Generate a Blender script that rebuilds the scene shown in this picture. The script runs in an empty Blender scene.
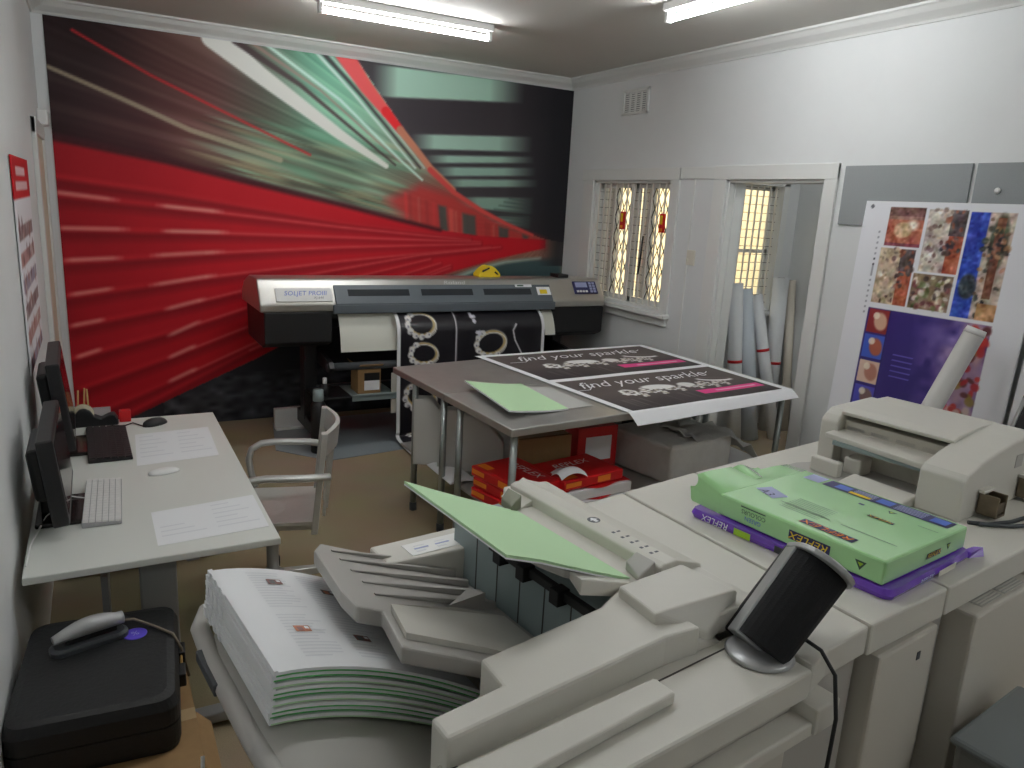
import bpy, bmesh, math, random
import numpy as np
from mathutils import Vector, Matrix
random.seed(7); RNG = np.random.default_rng(11)
SC = bpy.context.scene; COL = SC.collection
PI = math.pi

# ------------------------------------------------------------------ materials
def lin(c):
    c = c / 255.0
    return c / 12.92 if c <= 0.04045 else ((c + 0.055) / 1.055) ** 2.4
def rgb(c): return (lin(c[0]), lin(c[1]), lin(c[2]), 1.0)
MATS = {}
def mat(name, col, rough=0.5, metal=0.0, noise=0.0, scale=40.0, bump=0.0, coat=0.0, emit=None, estr=0.0, alpha=1.0, spec=0.5, aniso=0.0):
    if name in MATS: return MATS[name]
    m = bpy.data.materials.new(name); m.use_nodes = True
    nt = m.node_tree; b = nt.nodes['Principled BSDF']
    b.inputs['Base Color'].default_value = rgb(col)
    b.inputs['Roughness'].default_value = rough
    b.inputs['Metallic'].default_value = metal
    b.inputs['Specular IOR Level'].default_value = spec
    b.inputs['Coat Weight'].default_value = coat
    b.inputs['Alpha'].default_value = alpha
    if emit:
        b.inputs['Emission Color'].default_value = rgb(emit); b.inputs['Emission Strength'].default_value = estr
    if noise or bump:
        tc = nt.nodes.new('ShaderNodeTexCoord'); n = nt.nodes.new('ShaderNodeTexNoise')
        n.inputs['Scale'].default_value = scale; n.inputs['Detail'].default_value = 5
        nt.links.new(tc.outputs['Object'], n.inputs['Vector'])
        if noise:
            mx = nt.nodes.new('ShaderNodeMixRGB'); mx.blend_type = 'MIX'
            k = 1 - noise
            mx.inputs[1].default_value = rgb([c * k for c in col]); mx.inputs[2].default_value = rgb([min(255, c * (1 + noise)) for c in col])
            nt.links.new(n.outputs['Fac'], mx.inputs[0]); nt.links.new(mx.outputs[0], b.inputs['Base Color'])
        if bump:
            bp = nt.nodes.new('ShaderNodeBump'); bp.inputs['Strength'].default_value = bump; bp.inputs['Distance'].default_value = 0.01
            nt.links.new(n.outputs['Fac'], bp.inputs['Height']); nt.links.new(bp.outputs['Normal'], b.inputs['Normal'])
    MATS[name] = m
    return m
def print_mat(name, rough=0.5, coat=0.0, spec=0.5):
    m = mat(name, (255, 255, 255), rough, coat=coat, spec=spec)
    nt = m.node_tree
    a = nt.nodes.new('ShaderNodeAttribute'); a.attribute_name = 'Col'
    nt.links.new(a.outputs['Color'], nt.nodes['Principled BSDF'].inputs['Base Color'])
    return m
def carpet_mat():
    m = mat('olive carpet', (166, 150, 122), 0.95, spec=0.15)
    nt = m.node_tree; b = nt.nodes['Principled BSDF']
    tc = nt.nodes.new('ShaderNodeTexCoord')
    n1 = nt.nodes.new('ShaderNodeTexNoise'); n1.inputs['Scale'].default_value = 260; n1.inputs['Detail'].default_value = 3
    n2 = nt.nodes.new('ShaderNodeTexNoise'); n2.inputs['Scale'].default_value = 2.2; n2.inputs['Detail'].default_value = 4
    r = nt.nodes.new('ShaderNodeValToRGB'); r.color_ramp.elements[0].color = rgb((140, 126, 102)); r.color_ramp.elements[1].color = rgb((190, 173, 144))
    mx = nt.nodes.new('ShaderNodeMixRGB'); mx.blend_type = 'MULTIPLY'; mx.inputs[0].default_value = 0.35
    nt.links.new(tc.outputs['Object'], n1.inputs['Vector']); nt.links.new(tc.outputs['Object'], n2.inputs['Vector'])
    nt.links.new(n1.outputs['Fac'], r.inputs[0]); nt.links.new(r.outputs[0], mx.inputs[1]); nt.links.new(n2.outputs['Color'], mx.inputs[2])
    nt.links.new(mx.outputs[0], b.inputs['Base Color'])
    bp = nt.nodes.new('ShaderNodeBump'); bp.inputs['Strength'].default_value = 0.5; bp.inputs['Distance'].default_value = 0.004
    nt.links.new(n1.outputs['Fac'], bp.inputs['Height']); nt.links.new(bp.outputs['Normal'], b.inputs['Normal'])
    return m
WALL = mat('white wall paint', (226, 228, 228), 0.7, noise=0.012, scale=6, bump=0.04)
CEIL = mat('ceiling paint', (206, 203, 196), 0.8, noise=0.01, scale=5)
TRIM = mat('white gloss trim', (228, 229, 226), 0.4)
BEIGE = mat('warm grey plastic', (205, 200, 190), 0.45, noise=0.01, scale=300, bump=0.02)
BEIGE2 = mat('pale grey plastic', (212, 209, 200), 0.45, noise=0.01, scale=300, bump=0.02)
GREYP = mat('mid grey plastic', (178, 175, 170), 0.45)
SEAM = mat('dark seam', (70, 66, 62), 0.7)
TEAL = mat('blue grey sheet metal', (150, 165, 166), 0.4, 0.2)
BLACK = mat('black plastic', (22, 22, 24), 0.45)
BLACKM = mat('matt black', (18, 18, 20), 0.75)
DKGREY = mat('dark grey plastic', (62, 66, 70), 0.4)
CLOTH = mat('black speaker cloth', (16, 17, 20), 0.9, noise=0.2, scale=400, bump=0.2)
SILVER = mat('silver plastic', (176, 177, 178), 0.35, 0.35)
STEEL = mat('brushed steel', (168, 166, 162), 0.3, 0.9, noise=0.05, scale=25)
BENCH = mat('stainless bench steel', (186, 184, 180), 0.34, 0.7, noise=0.06, scale=12)
LEGST = mat('galvanised leg', (158, 165, 162), 0.35, 0.75)
ALU = mat('brushed aluminium', (206, 206, 203), 0.34, 0.6, noise=0.03, scale=60)
PAPER = mat('white paper', (240, 241, 243), 0.7, spec=0.3)
GREENP = mat('pale green paper', (196, 231, 186), 0.7, spec=0.3)
GREENE = mat('green cover edge', (92, 182, 104), 0.7)
CARD = mat('brown cardboard', (150, 118, 78), 0.8, noise=0.05, scale=50)
DESKW = mat('white desk laminate', (222, 224, 218), 0.35)
DESKG = mat('grey desk metal', (150, 152, 152), 0.45, 0.2)
RED = mat('red wrapper', (206, 24, 30), 0.35)
YEL = mat('yellow print', (236, 206, 40), 0.5)
ORANGE = mat('orange print', (240, 140, 40), 0.5)
NAVY = mat('navy print', (44, 44, 92), 0.4)
BLUE = mat('blue print', (74, 110, 200), 0.4)
LILAC = mat('lilac print', (168, 176, 214), 0.4)
INKG = mat('dark green ink', (52, 84, 62), 0.5)
INK = mat('grey ink', (96, 98, 104), 0.6)
LINK = mat('light grey ink', (226, 227, 231), 0.6)
WRAPG = mat('glossy green wrapper', (170, 226, 158), 0.22, coat=1.0)
PURPLE = mat('glossy purple wrapper', (112, 62, 190), 0.25, coat=0.6)
LIME = mat('lime print', (164, 206, 50), 0.4)
WHITEP = mat('white plastic', (236, 236, 234), 0.35)
CREAMK = mat('cream plastic', (222, 218, 204), 0.45)
PRINT = print_mat('gloss print', 0.32)
PRINTM = print_mat('matt print', 0.6, spec=0.3)
MURALM = print_mat('mural print', 0.5, spec=0.25)

# ------------------------------------------------------------------ mesh builder
_txt = {}
def text_tris(s, size, shear=0.0):
    key = (s, size, shear)
    if key not in _txt:
        cu = bpy.data.curves.new('lettering', 'FONT'); cu.body = s; cu.size = size; cu.shear = shear; cu.align_x = 'CENTER'; cu.align_y = 'CENTER'
        cu.resolution_u = 3
        ob = bpy.data.objects.new('lettering', cu); COL.objects.link(ob)
        dg = bpy.context.evaluated_depsgraph_get(); me = bpy.data.meshes.new_from_object(ob.evaluated_get(dg))
        me.calc_loop_triangles()
        _txt[key] = ([tuple(v.co) for v in me.vertices], [tuple(t.vertices) for t in me.loop_triangles])
        bpy.data.objects.remove(ob); bpy.data.curves.remove(cu); bpy.data.meshes.remove(me)
    return _txt[key]

class MB:
    def __init__(self, F=None):
        self.v = []; self.f = []; self.mi = []; self.sm = []; self.mats = []; self.F = F; self.m = None
    def use(self, m): self.m = m; return self
    def _mi(self, m):
        m = m or self.m
        if m not in self.mats: self.mats.append(m)
        return self.mats.index(m)
    def add(self, vs, fs, m=None, smooth=False):
        o = len(self.v); F = self.F
        for p in vs:
            p = Vector(p)
            self.v.append(F @ p if F is not None else p)
        k = self._mi(m)
        for f in fs:
            self.f.append([i + o for i in f]); self.mi.append(k); self.sm.append(smooth)
        return self
    def box(self, x0, x1, y0, y1, z0, z1, m=None, R=None):
        vs = [(x, y, z) for z in (z0, z1) for y in (y0, y1) for x in (x0, x1)]
        if R is not None: vs = [R @ Vector(p) for p in vs]
        return self.add(vs, [(0, 2, 3, 1), (4, 5, 7, 6), (0, 1, 5, 4), (2, 6, 7, 3), (0, 4, 6, 2), (1, 3, 7, 5)], m)
    def cbox(self, c, s, m=None, R=None):
        """box of size s centred on c, turned by R about its centre"""
        R = R or Matrix.Identity(3); c = Vector(c)
        vs = [c + R @ Vector((sx * s[0] / 2, sy * s[1] / 2, sz * s[2] / 2)) for sz in (-1, 1) for sy in (-1, 1) for sx in (-1, 1)]
        return self.add(vs, [(0, 2, 3, 1), (4, 5, 7, 6), (0, 1, 5, 4), (2, 6, 7, 3), (0, 4, 6, 2), (1, 3, 7, 5)], m)
    def loft(self, rings, m=None, smooth=False, cap=True, closed=True):
        n = len(rings[0]); vs = [p for r in rings for p in r]; fs = []
        for i in range(len(rings) - 1):
            for j in range(n if closed else n - 1):
                a = i * n + j; b = i * n + (j + 1) % n
                fs.append((a, b, b + n, a + n))
        self.add(vs, fs, m, smooth)
        if cap:
            o = len(self.v) - len(vs); k = self._mi(m)
            for r in (list(range(n))[::-1], list(range((len(rings) - 1) * n, len(rings) * n))):
                self.f.append([i + o for i in r]); self.mi.append(k); self.sm.append(False)
        return self
    def prism(self, poly, z0, z1, m=None):
        """polygon in x, y carried from z0 to z1 (either a number or one value per corner)"""
        zz = lambda z, i: z[i] if isinstance(z, (list, tuple)) else z
        return self.loft([[(p[0], p[1], zz(z0, i)) for i, p in enumerate(poly)], [(p[0], p[1], zz(z1, i)) for i, p in enumerate(poly)]], m)
    def ext_y(self, poly, y0, y1, m=None, smooth=False):
        return self.loft([[(p[0], y0, p[1]) for p in poly], [(p[0], y1, p[1]) for p in poly]], m, smooth)
    def ext_x(self, poly, x0, x1, m=None, smooth=False):
        return self.loft([[(x0, p[0], p[1]) for p in poly], [(x1, p[0], p[1]) for p in poly]], m, smooth)
    def tube(self, pts, r, m=None, n=10, flat=1.0, cap=True):
        """a round bar along pts; r a number or one per point"""
        pts = [Vector(p) for p in pts]; rings = []
        up = None
        for i, p in enumerate(pts):
            d = (pts[min(i + 1, len(pts) - 1)] - pts[max(i - 1, 0)]).normalized()
            if up is None: up = Vector((0, 0, 1)) if abs(d.z) < 0.95 else Vector((1, 0, 0))
            s = d.cross(up).normalized(); up = s.cross(d).normalized()
            rr = r[i] if isinstance(r, (list, tuple)) else r
            rings.append([p + (s * math.cos(t) + up * (math.sin(t) * flat)) * rr for t in (2 * PI * k / n for k in range(n))])
        return self.loft(rings, m, True, cap)
    def lathe(self, prof, c, m=None, n=24, R=None, cap=True):
        c = Vector(c); R = R or Matrix.Identity(3)
        rings = [[c + R @ Vector((r * math.cos(2 * PI * k / n), r * math.sin(2 * PI * k / n), z)) for k in range(n)] for r, z in prof]
        return self.loft(rings, m, True, cap)
    def surf(self, fn, nu, nv, th=0.0, m=None, m2=None):
        """surface fn(s, t) over 0..1 squared; th gives it a second face below"""
        P = [[Vector(fn(i / nu, j / nv)) for i in range(nu + 1)] for j in range(nv + 1)]
        nz = sum(((P[j][i + 1] - P[j][i]).cross(P[j + 1][i] - P[j][i])).z for j in range(nv) for i in range(nu))
        sg = -1.0 if nz < 0 else 1.0
        vs = [p for r in P for p in r]; w = nu + 1
        fs = [(j * w + i, j * w + i + 1, (j + 1) * w + i + 1, (j + 1) * w + i) for j in range(nv) for i in range(nu)]
        self.add(vs, fs, m, True)
        if th:
            vb = []
            for j in range(nv + 1):
                for i in range(nu + 1):
                    a = P[j][min(i + 1, nu)] - P[j][max(i - 1, 0)]; b = P[min(j + 1, nv)][i] - P[max(j - 1, 0)][i]
                    vb.append(P[j][i] - a.cross(b).normalized() * (th * sg))
            self.add(vb, [f[::-1] for f in fs], m2 or m, True)
            edge = [(0, i) for i in range(w)] + [(j, nu) for j in range(1, nv + 1)] + [(nv, i) for i in range(nu - 1, -1, -1)] + [(j, 0) for j in range(nv - 1, 0, -1)]
            ev = []
            for j, i in edge: ev += [P[j][i], vb[j * w + i]]
            k = len(edge)
            self.add(ev, [(2 * q, 2 * q + 1, 2 * ((q + 1) % k) + 1, 2 * ((q + 1) % k)) for q in range(k)], m2 or m)
        return self
    def decal(self, o, ex, ey, w, h, m):
        """printed patch of w x h with its lower left corner at o"""
        o, ex, ey = Vector(o), Vector(ex).normalized(), Vector(ey).normalized()
        return self.add([o, o + ex * w, o + ex * w + ey * h, o + ey * h], [(0, 1, 2, 3)], m)
    def text(self, s, size, c, ex, ey, m, shear=0.0, stretch=1.0):
        v, t = text_tris(s, size, shear); c, ex, ey = Vector(c), Vector(ex).normalized(), Vector(ey).normalized()
        return self.add([c + ex * (p[0] * stretch) + ey * p[1] for p in v], t, m)
    def build(self, name, parent=None, bevel=0.0, seg=2, subd=0, label=None):
        me = bpy.data.meshes.new(name); o = bpy.data.objects.new(name, me); COL.objects.link(o)
        inv = None; off = Vector((0, 0, 0))
        if parent is not None:
            root = parent
            while root.parent is not None: root = root.parent
            base = Matrix.Translation(root.location) @ root.rotation_euler.to_matrix().to_4x4()
            if root.type == 'EMPTY': inv = base.inverted()
            else: inv = Matrix.Translation(-root.location)
            o.parent = parent
            vs = [inv @ v for v in self.v]
        else:
            xs = [v.x for v in self.v]; ys = [v.y for v in self.v]; zs = [v.z for v in self.v]
            off = Vector(((min(xs) + max(xs)) / 2, (min(ys) + max(ys)) / 2, min(zs))); o.location = off
            vs = [v - off for v in self.v]
        me.from_pydata([tuple(v) for v in vs], [], self.f)
        for m in self.mats: me.materials.append(m)
        me.polygons.foreach_set('material_index', self.mi); me.polygons.foreach_set('use_smooth', self.sm)
        me.update()
        if bevel:
            md = o.modifiers.new('bevel', 'BEVEL'); md.width = bevel; md.segments = seg; md.limit_method = 'ANGLE'; md.angle_limit = math.radians(35); md.harden_normals = False
        if subd:
            md = o.modifiers.new('subd', 'SUBSURF'); md.levels = md.render_levels = subd
        if label: o['label'] = label
        return o

def tag(o, label, cat, group=None):
    o['label'] = label; o['category'] = cat
    if group: o['group'] = group
    return o
def thing(name, label, cat, loc=(0, 0, 0), rotz=0.0, group=None):
    o = bpy.data.objects.new(name, None); COL.objects.link(o); o.empty_display_size = 0.1
    o.location = loc; o.rotation_euler = (0, 0, rotz)
    return tag(o, label, cat, group)
def struct(o): o['kind'] = 'structure'; return o
def dup(root, loc, label, group=None, rotz=None):
    r = root.copy(); COL.objects.link(r); r.location = loc; r['label'] = label
    if group: r['group'] = group
    if rotz is not None: r.rotation_euler = (0, 0, rotz)
    for ch in list(root.children):
        c = ch.copy(); COL.objects.link(c); c.parent = r
        for g in list(ch.children):
            d = g.copy(); COL.objects.link(d); d.parent = c
    return r

# ------------------------------------------------------------------ painted prints (artwork as colour per point)
class Canvas:
    def __init__(self, x0, x1, y0, y1, step, base=(255, 255, 255)):
        self.nx = int(round((x1 - x0) / step)); self.ny = int(round((y1 - y0) / step))
        self.x = np.linspace(x0, x1, self.nx + 1); self.y = np.linspace(y0, y1, self.ny + 1)
        self.X, self.Y = np.meshgrid(self.x, self.y); self.step = step
        self.c = np.zeros(self.X.shape + (3,)) + np.array(base, float)
    def blend(self, a, col):
        a = np.clip(a, 0, 1)[..., None]; self.c = self.c * (1 - a) + np.array(col, float) * a
    def rect(self, x0, x1, y0, y1, col, a=1.0): self.blend(((self.X >= x0) & (self.X <= x1) & (self.Y >= y0) & (self.Y <= y1)) * a, col)
    def inside(self, poly):
        r = np.zeros(self.X.shape, bool); n = len(poly)
        for i in range(n):
            x0, y0 = poly[i]; x1, y1 = poly[(i + 1) % n]
            if y0 == y1: continue
            r ^= ((y0 > self.Y) != (y1 > self.Y)) & (self.X < (x1 - x0) * (self.Y - y0) / (y1 - y0) + x0)
        return r
    def dist(self, pts):
        d = np.full(self.X.shape, 1e9); tt = np.zeros(self.X.shape); n = len(pts) - 1
        for i in range(n):
            x0, y0 = pts[i]; x1, y1 = pts[i + 1]; dx, dy = x1 - x0, y1 - y0
            t = np.clip(((self.X - x0) * dx + (self.Y - y0) * dy) / (dx * dx + dy * dy + 1e-12), 0, 1)
            e = np.hypot(self.X - x0 - t * dx, self.Y - y0 - t * dy); k = e < d
            d = np.where(k, e, d); tt = np.where(k, (i + t) / n, tt)
        return d, tt
    def poly(self, poly, col, a=1.0, soft=0.0):
        m = self.inside(poly).astype(float)
        if soft:
            d, _ = self.dist(list(poly) + [poly[0]]); m = np.clip(0.5 + np.where(m > 0, d, -d) / soft, 0, 1)
        self.blend(m * a, col)
    def line(self, pts, w0, w1, col, a=1.0, soft=0.012):
        d, t = self.dist(pts); w = (w0 + (w1 - w0) * t) / 2
        self.blend(np.clip((w - d) / soft + 0.5, 0, 1) * a, col)
    def ell(self, cx, cy, rx, ry, col, a=1.0, rot=0.0, ring=None, soft=0.25):
        c, s = math.cos(rot), math.sin(rot); dx, dy = self.X - cx, self.Y - cy
        q = np.hypot((dx * c + dy * s) / rx, (-dx * s + dy * c) / ry)
        k = np.clip((1 - q) / soft + 0.5, 0, 1) if ring is None else np.clip((ring - np.abs(q - 1)) / (ring * 0.6), 0, 1)
        self.blend(k * a, col)
    def speck(self, x0, x1, y0, y1, n, r, cols, asp=1.0):
        for _ in range(n):
            self.ell(RNG.uniform(x0, x1), RNG.uniform(y0, y1), r * RNG.uniform(.5, 1.3) * asp, r * RNG.uniform(.5, 1.3), cols[int(RNG.integers(len(cols)))], 0.85, RNG.uniform(0, 3), soft=0.5)
    def noise(self, cell, amp, ax=1.0):
        gx = max(2, int((self.x[-1] - self.x[0]) / (cell * ax))); gy = max(2, int((self.y[-1] - self.y[0]) / cell))
        g = RNG.normal(0, 1, (gy + 2, gx + 2))
        u = (self.X - self.x[0]) / (self.x[-1] - self.x[0]) * gx; v = (self.Y - self.y[0]) / (self.y[-1] - self.y[0]) * gy
        i = np.minimum(u.astype(int), gx); j = np.minimum(v.astype(int), gy); fu = u - i; fv = v - j
        return amp * ((g[j, i] * (1 - fu) + g[j, i + 1] * fu) * (1 - fv) + (g[j + 1, i] * (1 - fu) + g[j + 1, i + 1] * fu) * fv)
    def mesh(self, name, fn, m, parent=None, back=None, th=0.0):
        """fn(X, Y) -> (px, py, pz) arrays; back and th give the sheet a plain second face"""
        b = MB(); w = self.nx + 1
        px, py, pz = fn(self.X, self.Y)
        P = np.stack([px, py, pz], -1).reshape(-1, 3)
        idx = np.arange(P.shape[0]).reshape(self.X.shape)
        q = np.stack([idx[:-1, :-1], idx[:-1, 1:], idx[1:, 1:], idx[1:, :-1]], -1).reshape(-1, 4)
        b.mats.append(m); b.v = [Vector(p) for p in P]; b.f = q.tolist(); b.mi = [0] * len(b.f); b.sm = [True] * len(b.f)
        nfront = len(b.v)
        o = b.build(name, parent)
        att = o.data.color_attributes.new('Col', 'FLOAT_COLOR', 'POINT')
        c = np.clip(self.c.reshape(-1, 3), 0, 255) / 255.0
        l = np.where(c <= 0.04045, c / 12.92, ((c + 0.055) / 1.055) ** 2.4)
        att.data.foreach_set('color', np.concatenate([l, np.ones((l.shape[0], 1))], 1).astype(np.float32).ravel())
        if th:
            md = o.modifiers.new('sheet', 'SOLIDIFY'); md.thickness = th; md.offset = -1
        return o

TUBE_E, SKY_E, SUN_E, EXPO = 60.0, 0.35, 4.0, 0.2


# ------------------------------------------------------------------ the mural: a blurred red train, in metres on the wall
M_CTRL = [((-0.109, 2.775),(42, 27, 28)),((-0.137, 2.388),(45, 28, 30)),((0.123, 2.679),(45, 30, 30)),((0.432, 2.585),(75, 45, 45)),((0.219, 2.224),(70, 40, 42)),((0.637, 2.746),(95, 68, 60)),((0.758, 2.415),(105, 62, 60)),((0.961, 2.147),(105, 85, 75)),((1.102, 1.934),(100, 80, 72)),((1.264, 2.467),(85, 85, 72)),((1.412, 2.183),(110, 140, 115)),((1.732, 2.44),(100, 150, 125)),((1.731, 2.052),(95, 120, 100)),((1.98, 2.307),(120, 170, 145)),((2.157, 1.918),(110, 120, 100)),((2.332, 2.093),(110, 110, 95)),((2.522, 1.811),(140, 80, 72)),((2.808, 1.825),(130, 90, 75)),((1.487, 1.88),(105, 95, 82)),((1.813, 1.818),(90, 75, 66)),((1.27, 2.758),(80, 62, 58)),((1.498, 2.859),(105, 170, 140)),((1.732, 2.779),(120, 190, 160)),((1.895, 2.609),(130, 185, 155)),((2.151, 2.401),(130, 170, 145)),((2.329, 2.256),(130, 150, 130))]
M_CEIL = [(1.757, 2.981),(1.918, 2.959),(2.352, 2.436),(2.607, 2.12),(2.832, 1.956),(3.107, 1.803),(3.382, 1.689),(3.76, 1.561),(4.167, 1.504),(4.039, 2.975),(2.672, 2.966)]
M_BANDS = [([(2.076, 2.905),(3.452, 2.931),(3.464, 2.754),(2.216, 2.667)],(165, 200, 182)),([(2.416, 2.393),(3.566, 2.47),(3.575, 2.338),(2.51, 2.279)],(158, 190, 174)),([(2.548, 2.232),(3.599, 2.296),(3.603, 2.242),(2.605, 2.17)],(150, 182, 166)),([(2.625, 2.138),(3.628, 2.199),(3.632, 2.128),(2.684, 2.066)],(140, 172, 158)),([(2.704, 2.042),(3.657, 2.093),(3.661, 2.03),(2.802, 1.98)],(135, 165, 150)),([(2.854, 1.897),(3.625, 1.928),(3.613, 1.78),(3.046, 1.81)],(125, 155, 140)),([(3.089, 1.74),(3.615, 1.753),(3.643, 1.652),(3.32, 1.677)],(110, 140, 128))]
M_LINES = [([(-0.033, 2.848),(0.434, 2.619),(0.969, 2.401),(1.569, 2.157)], 0.017, 0.017,(185, 35, 40),0.9),([(-0.203, 2.598),(0.232, 2.442),(0.683, 2.267),(1.333, 2.101)], 0.0255, 0.0425,(165, 155, 130),0.8),([(0.868, 2.934),(1.195, 2.713),(1.813, 2.332),(2.207, 2.117)], 0.17, 0.0425,(208, 208, 202),1.0),([(1.021, 2.928),(1.496, 2.676),(2.287, 2.131)], 0.051, 0.017,(62, 45, 46),0.9),([(1.128, 2.937),(1.652, 2.658),(2.331, 2.159)], 0.0255, 0.0128,(150, 120, 112),0.8),([(1.23, 2.944),(1.813, 2.6),(2.331, 2.175),(2.535, 2.023)], 0.0255, 0.017,(200, 225, 215),0.9),([(1.599, 2.952),(1.911, 2.672),(2.468, 2.119)], 0.0255, 0.017,(200, 215, 210),0.9),([(1.654, 2.953),(1.961, 2.678),(2.514, 2.122)], 0.034, 0.017,(55, 46, 50),0.9),([(1.701, 2.952),(2.011, 2.683),(2.551, 2.125)], 0.017, 0.0128,(190, 205, 200),0.8),([(1.837, 2.956),(2.028, 2.723),(2.2, 2.548)], 0.1445, 0.085,(225, 85, 85),1.0),([(2.2, 2.548),(2.326, 2.417)], 0.085, 0.068,(212, 38, 44),1.0),([(2.326, 2.417),(2.436, 2.306),(2.607, 2.129),(2.832, 1.956)], 0.068, 0.051,(185, 120, 95),1.0),([(2.607, 2.112),(2.832, 1.939),(3.107, 1.795),(3.383, 1.68),(3.67, 1.587)], 0.051, 0.0255,(190, 70, 66),1.0)]
M_UPCAR = [(2.202, 1.838),(2.518, 1.98),(2.853, 1.905),(3.108, 1.786),(3.383, 1.67),(3.818, 1.544),(3.823, 1.468),(3.12, 1.526),(2.527, 1.614)]
M_WINS = [[(2.928, 1.76),(3.059, 1.739),(3.079, 1.525),(2.947, 1.539)], [(3.3, 1.658),(3.407, 1.635),(3.414, 1.506),(3.318, 1.513)], [(3.56, 1.593),(3.626, 1.576),(3.633, 1.483),(3.578, 1.482)], [(2.692, 1.819),(2.769, 1.806),(2.797, 1.588),(2.719, 1.603)]]
M_RED = [(-0.202, 2.146),(0.503, 2.039),(1.102, 1.919),(1.813, 1.786),(2.34, 1.676),(2.719, 1.603),(3.118, 1.562),(3.818, 1.544),(3.823, 1.468),(3.337, 1.365),(2.635, 1.177),(1.901, 0.9),(1.136, 0.524),(0.161, 0.089),(-0.322, -0.118),(-0.436, 0.05)]
M_EDGE = [(-0.202, 2.146),(0.503, 2.039),(1.102, 1.919),(1.813, 1.786),(2.34, 1.676),(2.719, 1.603)]
M_COR = [[(-0.234, 1.884),(0.492, 1.81),(1.813, 1.64),(3.018, 1.541)], [(-0.243, 1.762),(0.487, 1.708),(1.814, 1.599),(3.018, 1.523)], [(-0.249, 1.522),(0.478, 1.524),(1.814, 1.517),(3.121, 1.508)], [(-0.255, 1.284),(0.76, 1.366),(1.814, 1.434),(3.122, 1.49)], [(-0.249, 1.034),(0.753, 1.18),(1.814, 1.318),(3.227, 1.465)], [(-0.235, 0.807),(0.695, 0.993),(1.479, 1.191),(2.534, 1.38),(3.332, 1.467)], [(-0.233, 0.569),(0.688, 0.82),(1.477, 1.075),(2.63, 1.346)], [(-0.159, 0.351),(0.636, 0.622),(1.476, 0.942),(2.728, 1.312)], [(-0.108, 0.137),(0.628, 0.436),(1.474, 0.807),(2.827, 1.295)], [(0.163, 0.137),(1.067, 0.586),(1.901, 0.952),(2.828, 1.268)]]
M_HL = [[(-0.213, 1.771),(0.126, 1.74)], [(0.487, 1.708),(0.837, 1.687)], [(-0.189, 1.524),(0.178, 1.529)], [(0.513, 1.525),(0.868, 1.529)], [(-0.156, 1.3),(0.132, 1.318)], [(0.435, 1.345),(0.826, 1.375)], [(-0.142, 1.055),(0.072, 1.09)], [(0.41, 1.126),(0.768, 1.188)], [(-0.158, 0.827),(0.006, 0.86)], [(0.485, 0.942),(0.702, 1.001)], [(-0.142, 0.595),(-0.022, 0.635)], [(0.489, 0.739),(0.666, 0.82)], [(0.481, 0.564),(0.629, 0.63)], [(0.472, 0.372),(0.628, 0.444)]]
M_TRACK = [(2.636, 1.159),(2.921, 1.214),(3.235, 1.299),(3.608, 1.36),(4.003, 1.365),(4.036, 0.962),(2.641, 0.978)]
M_RAIL = [(2.882, 1.177),(3.133, 1.27),(3.393, 1.329),(3.774, 1.372)]
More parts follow.
